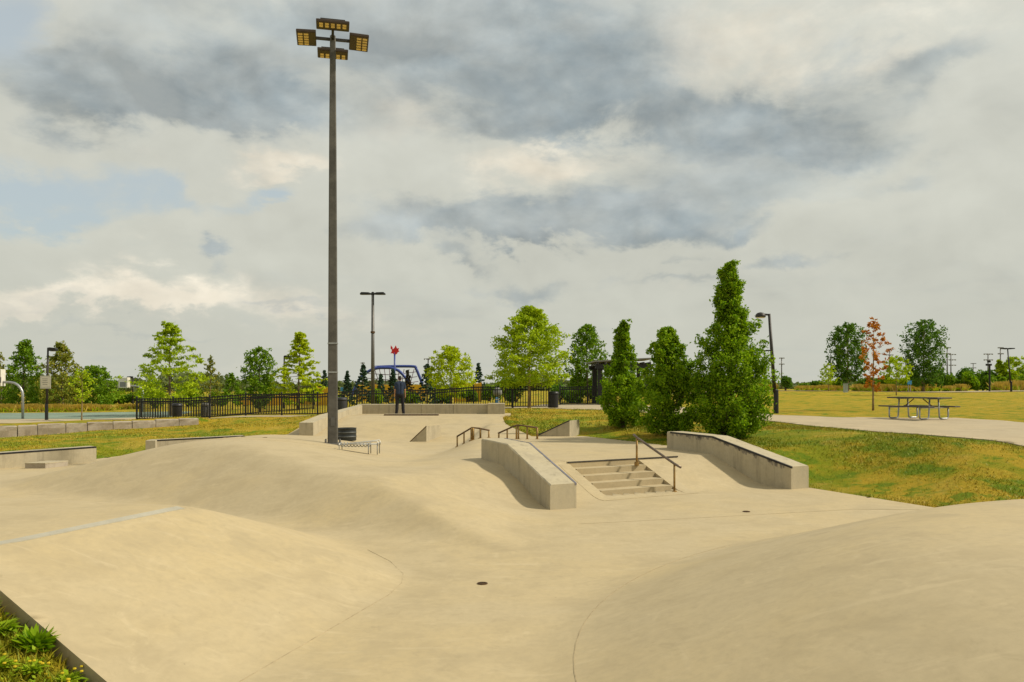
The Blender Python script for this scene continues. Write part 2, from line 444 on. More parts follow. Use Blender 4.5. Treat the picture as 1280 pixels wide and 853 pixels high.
# ------------------------------------------------------------------ the skate park surface
O = np.array([1.0, 14.4]); P2 = np.array([.878, .478]); D2 = np.array([.478, -.878])
def pq(p, q): return O + p * P2 + q * D2
def S(x, y):
    x = np.asarray(x, float); y = np.asarray(y, float)
    p = (x - O[0]) * P2[0] + (y - O[1]) * P2[1]; q = (x - O[0]) * D2[0] + (y - O[1]) * D2[1]
    planeR = .165 * ((x - .87) * -.869 + (y - 10.8) * .496)
    planeF = .42 * ((x + .1) * .524 + (y - 9.1) * .852)
    planeL = .24 * (x + 9.8)
    planeB = .4 * (1.25 - q)
    t = ss(0, 1, (p + 1.38) / (.40 + np.maximum(0, q - 1.5) * 2.0))
    planeR = planeR - .17 * ss(-3.6, -1.5, p) * ss(.4, 1.7, q)
    pr = planeR * (1 - t) + planeB * t
    H = .50 + .32 * ss(1.8, 5.6, -x)
    yb = np.maximum(0, (x + 2.4) * .524 + (y - 12.8) * .852 - 1.0)
    H = H - .072 * yb * ss(.7, 2.2, -x)
    H = np.maximum(H, -.3)
    m1 = smin(smin(smin(H, planeF, .12), pr, .018), planeL, .22)
    far = np.minimum(.72, .145 * (y - 25.9)); far = smin(np.full_like(far, .72), far, .03)
    far = np.where(x > .6, np.minimum(far, .5), far)
    # front-left mound
    pa = .34 * ((x + 1.09) * -.962 + (y - 7.24) * .274)
    pk = .295 * ((x + 1.9) * -.25 + (y - 9.95) * -.968)
    pm3 = .41 * ((x + 1.15) * -.85 + (y - 8.0) * -.53)
    m2 = smin(smin(smin(np.full_like(x, .72), pa, .03), pk, .06), pm3, .10)
    # front-right mound
    r = np.hypot(x - 5.6, y - 5.3) + .16 * np.sin(3 * np.arctan2(y - 5.4, x - 5.6) + .6)
    tt = np.clip((5.15 - r) / 2.45, -.3, 1.4)
    m3 = smin(.79 * tt, np.full_like(x, .80), .26)
    z = smax(m1, np.zeros_like(x), .08)
    z = smax(z, far, .06)
    z = smax(z, m2, .05)
    z = smax(z, m3, .10)
    return z
def S1(x, y): return float(S(np.array([x]), np.array([y]))[0])

OUT = np.array([(12, 12.4), (7.6, 11.8), (6.67, 11.9), tuple(pq(4.06, 1.95)), tuple(pq(4.10, -1.65)), (3.1, 19.5), (1.95, 21.9), (.55, 21.7), (-.05, 27), (-.40, 31),
                (-.05, 31.9), (-.05, 34.2), (-7.3, 34.2), (-7.75, 26.6), (-8.3, 25.3), (-7.6, 23.4), (-10.4, 22.0), (-10.7, 20.4), (-12.6, 18.9), (-18, 16.0),
                (-18, 9.0), (-6.2, 7.2), (-3.33, 5.18), (-1.97, 4.38), (-1.3, 3.75), (.6, 2.2), (3, 1.2), (12, 1.2)])
def inside(poly, x, y):
    r = np.zeros(x.shape, bool); n = len(poly)
    for i in range(n):
        x0, y0 = poly[i]; x1, y1 = poly[(i + 1) % n]
        if y0 == y1: continue
        c = ((y0 > y) != (y1 > y)) & (x < (x1 - x0) * (y - y0) / (y1 - y0) + x0)
        r ^= c
    return r
def nearest(poly, x, y):
    best = np.full(x.shape, 1e18); bx = x.copy(); by = y.copy(); n = len(poly)
    for i in range(n):
        a = poly[i]; b = poly[(i + 1) % n]; d = b - a; L = float(d @ d)
        if L < 1e-9: continue
        t = np.clip(((x - a[0]) * d[0] + (y - a[1]) * d[1]) / L, 0, 1)
        px, py = a[0] + t * d[0], a[1] + t * d[1]; dd = (x - px) ** 2 + (y - py) ** 2
        m = dd < best; best = np.where(m, dd, best); bx = np.where(m, px, bx); by = np.where(m, py, by)
    return np.sqrt(best), bx, by
def poly_sheet(name, poly, step, zf, mat, skirt=.25):
    poly = np.asarray(poly, float)
    xs = np.arange(poly[:, 0].min() - step, poly[:, 0].max() + 2 * step, step); ys = np.arange(poly[:, 1].min() - step, poly[:, 1].max() + 2 * step, step)
    X, Y = np.meshgrid(xs, ys); ins = inside(poly, X, Y)
    dist, bx, by = nearest(poly, X, Y)
    cell = ins[:-1, :-1] | ins[1:, :-1] | ins[:-1, 1:] | ins[1:, 1:]
    near = (~ins) | (dist < step * .25)
    Xs = np.where(near, bx, X); Ys = np.where(near, by, Y); Z = zf(Xs, Ys)
    ny, nx = X.shape; idx = np.arange(nx * ny).reshape(ny, nx)
    fa = np.stack([idx[:-1, :-1][cell], idx[:-1, 1:][cell], idx[1:, 1:][cell], idx[1:, :-1][cell]], 1)
    used, inv = np.unique(fa, return_inverse=True); fa = inv.reshape(fa.shape)
    V = np.stack([Xs.ravel()[used], Ys.ravel()[used], Z.ravel()[used]], 1)
    faces = fa.tolist(); verts = V.tolist()
    if skirt:
        cnt = {}
        for q in faces:
            for i in range(4):
                a, b = q[i], q[(i + 1) % 4]
                cnt[(a, b)] = 1
        low = {}
        for (a, b) in list(cnt):
            if (b, a) in cnt: continue
            for k in (a, b):
                if k not in low:
                    low[k] = len(verts); verts.append(list(verts[k])); verts.append([verts[k][0], verts[k][1], verts[k][2] - skirt])
            faces.append([low[b], low[a], low[a] + 1, low[b] + 1])
    me = raw_mesh(name, verts, faces, mat)
    nm = len(fa)
    sm = np.zeros(len(me.polygons), bool); sm[:nm] = True
    me.polygons.foreach_set('use_smooth', sm)
    me.validate()
    return link(name, me)
def slab_z(x, y):
    z = S(x, y)
    p = (x - O[0]) * P2[0] + (y - O[1]) * P2[1]; q = (x - O[0]) * D2[0] + (y - O[1]) * D2[1]
    pit = (p > -.03) & (p < 1.58) & (q > -.02) & (q < 1.12)
    return np.where(pit, z - .5, z)
floor = poly_sheet('skate_floor', OUT, .1, slab_z, CONC, .3)
tag(floor, kind='structure')

# ------------------------------------------------------------------ the lawn and terrain
CP = np.array([
    (10.2, 16, .75), (9, 20, .75), (8, 25, .75), (12, 28, .75), (15, 24, .75), (20, 18, .78), (6.5, 32, .75), (4.5, 38, .76), (5.4, 19.6, .65), (4.1, 20.5, .69), (3.2, 23, .70), (2.4, 25, .66),
    (1.3, 39, .77), (1.5, 32, .70), (.9, 27, .60), (20, 26, .76), (15.8, 35, .80), (30, 40, .90), (30, 85, 1.36), (60, 85, 1.36), (3, 85, 1.15), (40, 130, 1.4), (110, 130, 1.5), (12, 60, 1.0), (40, 60, 1.12),
    (-6, 42, .52), (0, 42, .72), (5, 41, .77), (-19, 42, .08), (-12, 42, .31), (-8.5, 35, .55), (-9, 30, .38), (-12, 36, .24), (-11, 26, .28), (-12.5, 22.5, .22), (-15, 20, .12), (-21, 31, -.16), (-18, 27, .02), (-14.5, 33, .12), (-28, 33, -.2),
    (-35, 58, -.45), (-25, 58, -.43), (-45, 72, -.45), (-32, 48, -.33), (-27, 50, -.38), (-60, 100, -.3), (-25, 90, -.2), (-10, 62, .3), (-6, 90, .5), (0, 60, .7), (-30, 130, 0), (-100, 130, 0), (0, 300, 1.2), (-300, 300, .2), (300, 300, 1.6),
    (-5, 4.5, .30), (-8, 6, .45), (-14, 6, .2), (-3, 3, .05), (0, 0, .1), (12, 0, .3), (14, 8, .6), (13, 13, .7), (30, 5, .8), (-25, 8, 0), (-40, 20, -.3), (20, -10, .3), (-20, -10, 0)])
def farG(x, y):
    num = np.zeros_like(x); den = np.zeros_like(x)
    for cx, cy, cz in CP:
        w = 1.0 / (((x - cx) ** 2 + (y - cy) ** 2) + .3) ** 1.6
        num += w * cz; den += w
    return num / den
WA, WB = np.array([-30.0, 30.0]), np.array([-14.4, 37.0])      # line of the stone retaining wall
WA = np.array([pxX(-40, 32), 32.0]); WB = np.array([pxX(252, 37), 37.0])
def wallside(x, y):
    d = WB - WA; L = np.hypot(*d); t = ((x - WA[0]) * d[0] + (y - WA[1]) * d[1]) / L
    s = (-(x - WA[0]) * d[1] + (y - WA[1]) * d[0]) / L
    return t / L, s
def G(x, y):
    g = farG(x, y)
    t, s = wallside(x, y)
    g = g + .20 * ss(-.05, .25, s) * (1 - ss(.5, 4.5, s)) * (1 - ss(.94, 1.12, t)) - .16 * ss(-4, -.3, s) * (1 - ss(-.3, .2, s)) * (1 - ss(.98, 1.1, t))
    g = g + .022 * np.sin(x * .9 + 1.3 * np.sin(y * .5)) * np.sin(y * .8 + .7) * np.clip((60 - np.abs(y)) / 40, 0, 1)
    ins = inside(OUT, x, y); dist, bx, by = nearest(OUT, x, y)
    sb = S(bx, by)
    drop = np.where((bx < 0) & (by < 9.5), .06, .03)
    w = ss(0, 1, dist / np.where(bx > 3, 4.6, np.where(bx < -7.5, 1.8, 2.2)))
    g2 = (sb - drop) * (1 - w) + g * w
    gi = np.where(dist < .3, np.minimum(sb, S(x, y)), S(x, y)) - drop - .05 - .5 * np.clip(dist / .4, 0, 1)
    return np.where(ins, gi, g2)
def axis(lo, hi, fine, far):
    a = list(np.arange(lo, hi + 1e-6, fine)); s = fine
    b = [];  c = hi
    while c < far: s *= 1.18; c += s; b.append(c)
    s = fine; e = []; c = lo
    while c > -far: s *= 1.18; c -= s; e.append(c)
    return np.array(e[::-1] + a + b)
gx = axis(-24, 22, .25, 900); gy = axis(-4, 46, .25, 900)
gy = gy[gy > -120]
GX, GY = np.meshgrid(gx, gy); GZ = G(GX, GY)
def gz(x, y):
    x = np.atleast_1d(np.asarray(x, float)); y = np.atleast_1d(np.asarray(y, float))
    i = np.clip(np.searchsorted(gx, x) - 1, 0, len(gx) - 2); j = np.clip(np.searchsorted(gy, y) - 1, 0, len(gy) - 2)
    a = (x - gx[i]) / (gx[i + 1] - gx[i]); b = (y - gy[j]) / (gy[j + 1] - gy[j])
    return GZ[j, i] * (1 - a) * (1 - b) + GZ[j, i + 1] * a * (1 - b) + GZ[j + 1, i] * (1 - a) * b + GZ[j + 1, i + 1] * a * b
def gz1(x, y): return float(gz(x, y)[0])
ny, nx = GX.shape; idx = np.arange(nx * ny).reshape(ny, nx)
fa = np.stack([idx[:-1, :-1].ravel(), idx[:-1, 1:].ravel(), idx[1:, 1:].ravel(), idx[1:, :-1].ravel()], 1)
me = raw_mesh('lawn', np.stack([GX.ravel(), GY.ravel(), GZ.ravel()], 1).tolist(), fa.tolist(), LAWN, True)
tag(link('lawn', me), kind='structure')

def drape(off): return lambda x, y: gz(x.ravel(), y.ravel()).reshape(x.shape) + off
PATH_POLY = [(26, 6), (13, 11.6), (10.2, 15.9), (9.0, 19.5), (8.1, 25), (6.8, 31), (4.6, 36.8), (2.2, 38.6), (-.2, 40.2), (-8, 40.6), (-15.5, 39.9), (-19.6, 39.7), (-19.9, 41.4), (-7, 42.4), (0, 43.5), (2, 52), (6, 52), (8.8, 43), (9.8, 36), (10.2, 31), (11.2, 28.0), (12.0, 27.6), (12.2, 28.3), (15.6, 28.0), (15.5, 25.2), (15.3, 23.9), (20, 19.5), (34, 12)]
tag(poly_sheet('park_path', PATH_POLY, .25, drape(.022), PATHM, .12), kind='structure')
tag(poly_sheet('court', [(-90, 53.5), (-24.5, 53.5), (-26.5, 66), (-100, 66)], 1.0, drape(.05), COURT_M, .12), kind='structure')
tag(poly_sheet('court_walk', [(-90, 46.5), (-24, 46.5), (-22.2, 42), (-20.4, 42), (-21.5, 53), (-24, 53.3), (-90, 53.3)], .8, drape(.04), PATHM, .1), kind='structure')
tag(poly_sheet('road', [(8, 83), (140, 80), (140, 86), (8, 88.5)], 1.2, drape(.06), PATHM, .1), kind='structure')
lm = MB()
for yy in (55.0, 64.5): lm.box((-57, yy, 0), (60, .12, .004))
for xx in (-27.6,): lm.box((xx, 59.7, 0), (.12, 9.4, .004))
lo = lm
lo.v = [(a, b, gz1(a, b) + .075 + c) for a, b, c in lo.v]

# ------------------------------------------------------------------ skate park joints, coping, drains
def strip(name, pts, w, mat, parent, lift=.004, h=.006, sub=.15, zf=S1):
    """a thin band laid over the surface along pts"""
    q = []
    for a, b in zip(pts[:-1], pts[1:]):
        n = max(1, int(math.dist(a, b) / sub))
        for i in range(n): q.append((a[0] + (b[0] - a[0]) * i / n, a[1] + (b[1] - a[1]) * i / n))
    q.append(pts[-1]); v = []; f = []
    for i, pt in enumerate(q):
        a = q[max(0, i - 1)]; b = q[min(len(q) - 1, i + 1)]; L = math.dist(a, b) or 1
        nx_, ny_ = -(b[1] - a[1]) / L * w / 2, (b[0] - a[0]) / L * w / 2
        for sx in (1, -1):
            X, Y = pt[0] + nx_ * sx, pt[1] + ny_ * sx; z = zf(X, Y)
            v.append((X, Y, z + lift)); v.append((X, Y, z - .05))
    for i in range(len(q) - 1):
        a = 4 * i; f += [(a, a + 2, a + 6, a + 4), (a + 1, a, a + 4, a + 5), (a + 2, a + 3, a + 7, a + 6)]
    return link(name, raw_mesh(name, v, f, mat), parent)
def arc(c, r, a0, a1, n=24): return [(c[0] + r * math.cos(math.radians(a0 + (a1 - a0) * i / n)), c[1] + r * math.sin(math.radians(a0 + (a1 - a0) * i / n))) for i in range(n + 1)]
strip('coping', [(-3.80, 5.75), (-3.70, 5.95), (-3.17, 7.62)], .085, COPE, floor, .006)
jl = [[(-1.95, 4.2), (-1.10, 7.1), (-1.04, 7.5), (-1.08, 7.9), (-1.3, 8.5), (-1.65, 9.1)],
      [(.9, 10.8), (3.0, 11.4), (5.2, 12.1), (6.9, 12.0)],
      [(-6.5, 15.2), (-5.2, 16.6), (-3.5, 17.9)],
      [(5.6 + (5.1 - .16 * math.sin(3 * math.radians(a_) + .6)) * math.cos(math.radians(a_)), 5.3 + (5.1 - .16 * math.sin(3 * math.radians(a_) + .6)) * math.sin(math.radians(a_))) for a_ in range(128, 205, 3)]]
for i, pl in enumerate(jl): strip('control_joint', pl, .006, JOINT, floor, .003)
def drain(u, v, r, label):
    d = F * EYE / (v - HOR); x = pxX(u, d); z = S1(x, d)
    t = thing('floor_drain', label, 'drain', (x, d, z))
    MB().lathe([(r, -.02), (r, .008), (r * .86, .008), (r * .84, .002)], n=24).build('frame_ring', RUST, t)
    MB().lathe([(r * .82, -.02), (r * .82, .003)], n=24).build('cover_plate', EDGE, t)
    for k in range(-2, 3):
        L = math.sqrt(max(.0001, (r * .78) ** 2 - (k * r * .3) ** 2))
        MB().box((0, k * r * .3, .007), (2 * L, r * .14, .008)).build('grate_bar', RUST, t)
drain(603, 730, .05, 'small round rusty floor drain in the bowl between the smooth mounds')
drain(933, 640, .055, 'small round floor drain on the flat at the foot of the ledge beside the lawn')

# ------------------------------------------------------------------ ledges, stairs, rails
def prism_pts(pl, pr_, zb, zt):
    """two parallel polylines (left, right) with bottom and top heights -> hexahedra chain"""
    m = MB(); n = len(pl); rings = []
    for i in range(n):
        rings.append([(pl[i][0], pl[i][1], zb[i]), (pr_[i][0], pr_[i][1], zb[i]), (pr_[i][0], pr_[i][1], zt[i]), (pl[i][0], pl[i][1], zt[i])])
    m.rings(rings, True); return m
def hubba(label, pl, wd, q0, q1, z0, z1, edge_side, edge_mat):
    """a ledge that follows the bank: flat above, then sloping; pl = left face at the three stations"""
    qs = [q0, 0.0, q1]; c = pq(pl[2] + wd / 2, q1); t = thing('concrete_ledge', label, 'ledge', (c[0], c[1], 0))
    zk = [z0, z0 - .01, z1]; rh = random.Random(int(wd * 1000))
    def st(off, q, ): return np.interp(q, qs, pl) + off
    N = 26; Q = sorted(set(list(np.linspace(q0, q1, N)) + [0.0]))
    rings = []
    for q in Q:
        z = float(np.interp(q, qs, zk)); zb = .1 if q < .2 else -.25
        j = lambda a: rh.uniform(-a, a)
        b1, b2 = .012 + abs(j(.012)), .012 + abs(j(.010))
        rr = [(st(0, q), zb), (st(wd, q), zb), (st(wd, q) + j(.002), z - b2), (st(wd - b2, q), z + j(.002)), (st(b1, q), z + j(.002)), (st(0, q) + j(.002), z - b1)]
        rings.append([tuple(pq(p, q) - c) + (zz,) for p, zz in rr])
    MB().rings(rings).build('ledge_body', CONC_S, t)
    e0, e1 = (wd - .03, wd + .004) if edge_side > 0 else (-.004, .03)
    Q2 = [q0 + .12, 0.0, q1 + .003]
    zz = [float(np.interp(q, qs, zk)) for q in Q2]
    gv = []
    pe, sgn = (0.0, -1) if edge_side < 0 else (wd, 1)
    for i in range(46):
        q = rh.uniform(q0 + .15, q1 - .1); L = rh.uniform(.03, .12); h_ = rh.choice((.03, .04, .05, .08))
        for qq, dz in ((q, .03), (q + L, .03), (q + L * .8, .03 + h_), (q + L * .3, .03 + h_ * .8)):
            gv.append(tuple(pq(st(pe + sgn * .0025, qq), qq) - c) + (float(np.interp(qq, qs, zk)) - dz,))
    tag(link('edge_grime', quads_mesh('edge_grime', np.array(gv), plain('wax_grime', (.22, .19, .14), .8, 0, .3, 30)), t), kind='stuff')
    prism_pts([tuple(pq(st(e0, q), q) - c) for q in Q2], [tuple(pq(st(e1, q), q) - c) for q in Q2], [a - .03 for a in zz], [a + .005 for a in zz]).build('steel_edge', edge_mat, t)
    return t
hubba('low grey concrete ledge with blue-grey steel edge running down left of the steps', (-1.10, -1.24, -1.53), .47, -1.28, 1.92, .88, .385, 1, EDGE_L)
hubba('low grey concrete ledge with chipped dark steel edge beside the lawn', (3.62, 3.45, 3.58), .45, -1.6, 1.92, .87, .41, -1, EDGE)

c = pq(.8, 1.25); st = thing('concrete_stairs', 'short flight of concrete steps with dark nosing between the two sloping ledges', 'stairs', (c[0], c[1], 0))
def pqbox(m, p0, p1, q0, q1, z0, z1, o=c):
    L = [pq(p0, q1), pq(p1, q1), pq(p1, q0), pq(p0, q0)]; L = [(a[0] - o[0], a[1] - o[1]) for a in L]
    m.hexa([(a, b, z0) for a, b in L], [(a, b, z1) for a, b in L]); return m
for k in range(4):
    pqbox(MB(), .002 + .001 * k, 1.55 - .002 * k, -.05 + .002 * k, .31 + .25 * k, -.35 + .004 * k, .40 - .1 * k).build('step', CONC, st)
pqbox(MB(), -.01, 1.57, -.22, .06, -.3, .504).build('top_slab', CONC, st)
pqbox(MB(), -.02, 2.52, .042, .066, .484, .509).build('nosing', plain('worn_nosing', (.075, .066, .055), .5, .5, .3, 12), st)
pqbox(MB(), -.2, 1.75, 1.0, 1.5, -.2, .006).build('landing', CONC, st)
for p0, p1 in ((-.24, -.004), (1.556, 1.80)):
    qs = list(np.linspace(-.04, 1.5, 12)); A = [pq(p0, q) - c for q in qs]; B = [pq(p1, q) - c for q in qs]
    zt = [S1(*(pq((p0 + p1) / 2, q))) + .004 for q in qs]
    prism_pts(A, B, [-.4] * len(qs), zt).build('cheek_wall', CONC, st)

def rail(label, path, r, posts, mat_top, mat_post, extra_feet=True, square=False):
    """path: world points of the bar; posts: (x, y, ztop, zbot, r)"""
    b = posts[0]; t = thing('grind_rail', label, 'rail', (b[0], b[1], b[3]))
    off = Vector((b[0], b[1], b[3]))
    MB().tube([Vector(p) - off for p in path], r, 10).build('rail_bar', mat_top, t, True)
    for (x, y, zt, zb, pr) in posts:
        m = MB().tube([Vector((x, y, zb - .06)) - off, Vector((x, y, zt)) - off], pr, 8); po = m.build('post', mat_post, t, True)
        MB().lathe([(pr * 2.4, -.06), (pr * 2.4, .008), (pr * 1.1, .012)], (x - off.x, y - off.y, zb - off.z), 12).build('base_plate', mat_post, po)
    return t
u1 = (pxX(796, 14.75), 14.75); u2 = (pxX(843, 14.0), 14.0)
rail('round steel handrail with two worn brown posts slanting down over the steps',
     [at(792, 543.5, 14.85), at(796.5, 547.5, 14.75), at(843, 580, 14.0), at(851, 584.5, 13.88)], .022,
     [(u2[0], u2[1], pxZ(580, 14.0), S1(*u2), .019), (u1[0], u1[1], pxZ(547.5, 14.75), .46, .019)], RAILTOP, BRASS)
def far_rail(label, pts, d, posts, zb=None, r=.022):
    ps = []
    for (u, v, wd) in posts:
        x = pxX(u, d); ps.append((x, d, pxZ(v, d), S1(x, d) if zb is None else zb, wd))
    rail(label, [at(u, v, d) for u, v in pts], r, ps, RUST, BRASS)
far_rail('short rusty kinked grind rail behind the sloping ledge, farther from the lawn', [(571, 546), (590, 534.7), (599, 535.6), (612, 538.3)], 21.2,
         [(571.5, 546, .02), (580, 541, .02), (589.5, 535, .032), (591.5, 535, .032), (600.5, 536, .026), (611, 538, .02)])
far_rail('short rusty kinked grind rail behind the sloping ledge, nearest the concrete wedge by the lawn', [(622.5, 542), (640, 534), (646, 531.8), (652, 532), (672, 535)], 20.6,
         [(623.5, 542, .02), (634, 537.5, .02), (645.5, 532.5, .022), (648, 532.5, .022), (659, 533.2, .022), (671.5, 535, .026)])
def wedge(label, u0, u1_, u2_, vt, vb, d, zb, rz=.0, edge=None):
    x0, x1, x2 = pxX(u0, d), pxX(u1_, d), pxX(u2_, d); zt = pxZ(vt, d)
    dep = (x2 - x1) * 2.2
    t = thing('concrete_wedge', label, 'ramp', (x1, d, zb))
    a, b, cc = (x0 - x1, .03), (0, 0), (x2 - x1, dep)
    bk = (x0 - x1 + (x2 - x1), dep + .03)
    h = zt - zb
    m = MB().add([(a[0], a[1], -.2), (b[0], b[1], -.2), (cc[0], cc[1], -.2), (bk[0], bk[1], -.2), (a[0], a[1], .02), (b[0], b[1], h), (cc[0], cc[1], h), (bk[0], bk[1], .02)],
                 [(3, 2, 1, 0), (4, 5, 6, 7), (0, 1, 5, 4), (1, 2, 6, 5), (2, 3, 7, 6), (3, 0, 4, 7)])
    m.build('ramp_body', CONC_S, t)
    MB().tube([(a[0], a[1], .025), (b[0], b[1], h + .004)], .016, 6).build('steel_edge', RUST if edge is None else edge, t)
wedge('small concrete kicker wedge standing alone on the bank below the platform', 512, 533, 548, 533, 554, 26.2, .01)
wedge('concrete kicker wedge with dark steel edge set against the lawn', 672, 712, 727, 526, 545, 21.75, .5, 0, EDGE)

# back platform: low wall, descending side ledge, grind pad
t = thing('platform_wall', 'low concrete wall along the back of the raised platform behind the person', 'wall', (-3.6, 33.6, .72))
xs_ = [pxX(u, 33.5) for u in (447, 487, 527, 567, 610)]
for i in range(4):
    MB().box(((xs_[i] + xs_[i + 1]) / 2 + 3.6, 0, .02), (xs_[i + 1] - xs_[i] - .012, .5, .75 + .012 * (i % 2)), 0, .015).build('wall_panel', CONC_S, t)
xa, xb = pxX(610, 33.5), pxX(631, 33.5)
MB().box(((xa + xb) / 2 + 3.6, -.10, .045), (xb - xa, .85, .78), 0, .015).build('end_block', CONC_S, t)
x0, y0 = pxX(374, 27.0), 27.0
t = thing('side_ledge', 'pale concrete ledge descending from the platform wall along the grass', 'ledge', (x0, y0, .3))
e = [(x0 - .0, y0), (pxX(398, 29.5), 29.6), (pxX(447, 33.2), 33.3)]
e2 = [(x0 + .47, y0 + .02), (pxX(398, 29.5) + .55, 29.4), (pxX(447, 33.2) + .25, 32.9)]
prism_pts([(a - x0, b - y0) for a, b in e], [(a - x0, b - y0) for a, b in e2], [-.3, -.2, -.1], [pxZ(528.5, 27) - .3, pxZ(519, 29.5) - .3, 1.09 - .3]).build('ledge_body', CONC_S, t)
xm = (pxX(480, 31.4) + pxX(548, 31.4)) / 2
t = thing('grind_pad', 'long low rusty-edged grind pad at the person\'s feet', 'ledge', (xm, 31.5, S1(xm, 31.5)))
MB().box((0, 0, 0), (2.14, .35, .10), .0, .008).build('pad_body', RUST, t)
MB().box((0, -.0, .056), (2.10, .30, .012)).build('pad_top', CONC_S, t)
# left-hand ledges
def straight_ledge(label, ua, ub, va, vb_, da, db, w, hgt, edge=EDGE):
    a = np.array([pxX(ua, da), da]); b = np.array([pxX(ub, db), db]); dv = (b - a) / np.hypot(*(b - a)); nn = np.array([-dv[1], dv[0]])
    t = thing('side_ledge', label, 'ledge', (b[0], b[1], 0))
    za, zb = pxZ(va, da), pxZ(vb_, db)
    A = [tuple(a - b), (0, 0)]; B = [tuple(a - b + nn * w), tuple(nn * w)]
    prism_pts(A, B, [za - hgt - .35, zb - hgt - .35], [za, zb]).build('ledge_body', CONC_S, t)
    e0 = -.005
    prism_pts([tuple(a - b + nn * e0), tuple(nn * e0)], [tuple(a - b + nn * .06), tuple(nn * .06)], [za - .03, zb - .03], [za + .006, zb + .006]).build('steel_edge', edge, t)
    return t
straight_ledge('long pale concrete ledge ending at the lawn below the stone wall', -60, 120.5, 571, 558.5, 17.4, 19.6, .42, .45)
t2 = straight_ledge('pale concrete ledge with small end block, at the lawn behind the long mound', 193, 305.5, 550.5, 545, 22.1, 23.2, .42, .45)
bx_ = t2.location
MB().box((pxX(187.5, 22.0) - bx_.x, 22.2 - bx_.y, pxZ(551, 22) - .30), (.26, .45, .62), .1, .012).build('end_block', CONC_S, t2)
t = thing('manual_pad', 'low concrete pad with shade painted on its sides in front of the long ledge on the flat', 'ledge', (pxX(50, 18.2), 18.2, 0))
m = MB().hexa([(-.28, -.1, -.1), (.18, -.1, -.1), (.36, .5, -.1), (-.1, .5, -.1)], [(-.28, -.1, .10), (.18, -.1, .10), (.36, .5, .10), (-.1, .5, .10)]); m.build('pad_body', STONE, t)  # darker stone material paints the shade on the pad's sides
MB().hexa([(-.285, -.105, .10), (.185, -.105, .10), (.365, .505, .10), (-.105, .505, .10)], [(-.285, -.105, .125), (.185, -.105, .125), (.365, .505, .125), (-.105, .505, .125)]).build('pad_top', CONC_S, t)
far_rail('low flat steel rail lying just behind the long mound', [(296, 560), (333, 556.3)], 19.0, [(331, 556.6, .022), (304, 559, .022)], None, .024)
far_rail('very short flat steel rail near the small end block', [(268, 559), (283, 557.2)], 20.5, [(281, 557.4, .02), (271, 558.6, .02)], None, .02)

# ------------------------------------------------------------------ tall light mast
mx, my = pxX(416, 19), 19.0; mz = S1(mx, my)
t = thing('light_mast', 'tall square steel floodlight mast with four lamp heads', 'light mast', (mx, my, mz - .02), rz=math.radians(12.7))
top = pxZ(45, 19) - mz
m = MB(); w0, w1 = .122, .066
def sq(w, z, ch=.25): return [(-w, -w * (1 - ch), z), (-w * (1 - ch), -w, z), (w * (1 - ch), -w, z), (w, -w * (1 - ch), z), (w, w * (1 - ch), z), (w * (1 - ch), w, z), (-w * (1 - ch), w, z), (-w, w * (1 - ch), z)]
m.rings([sq(w0, 0), sq(w0 * .9, 2.2), sq(w0 * .82, 4.6), sq(w0 * .70, 7.3), sq(w1, top)])
m.build('pole', POLE, t)
MB().box((0, 0, .02), (.42, .42, .05), 0, .008).build('base_plate', POLE_D, t)
for a in (-1, 1):
    for b in (-1, 1): MB().lathe([(.022, 0), (.022, .09), (.012, .1)], (a * .165, b * .165, .03), 8).build('anchor_bolt', POLE_D, t)
for v in (428.5, 464.5): MB().rings([sq(.125 * .97, pxZ(v, 19) - mz - .015), sq(.125 * .97, pxZ(v, 19) - mz + .015)]).build('band_clamp', GALV, t)
MB().box((.0, -.118, .55), (.10, .02, .2), 0, .004).build('hand_hole_cover', POLE_D, t)
az = top - .13
MB().lathe([(.05, 0), (.05, .05), (.02, .08)], (0, 0, top - .02), 10).build('pole_cap', BLACK, t)
MB().box((0, 0, az + .06), (.86, .055, .06)).build('cross_arm', DARKM, t)
MB().box((0, 0, az + .063), (.06, 1.1, .062)).build('cross_arm', DARKM, t)
for k, (dx, dy) in enumerate(((1, 0), (-1, 0), (0, 1), (0, -1))):
    rz = math.atan2(dy, dx); cx_, cy_ = dx * .62, dy * .62
    tilt = [-.06, .02, 0, 0][k]
    hd = MB().box((0, 0, 0), (.45, .74, .08), 0, .018)
    def rot(vs, lift=0):
        o_ = []
        for x, y, z in vs:
            z2 = z + x * -.04 + (y * tilt)
            X = x + (.80 if k > 1 else .61); o_.append((X * math.cos(rz) - y * math.sin(rz), X * math.sin(rz) + y * math.cos(rz), az + .05 + z2))
        return o_
    hd.v = rot(hd.v); head = hd.build('floodlight', HOUSING, t)
    ba = MB().box((0, 0, .05), (.40, .55, .04), 0, .01); ba.v = rot(ba.v); ba.build('heat_sink', DARKM, head)
    for i in range(2):
        for j in range(5):
            le = MB().box((.0 + i * .135 - .0, -.26 + j * .13, -.040), (.105, .085, .02), 0, .006); le.v = rot(le.v); le.build('lamp_lens', LED, head)

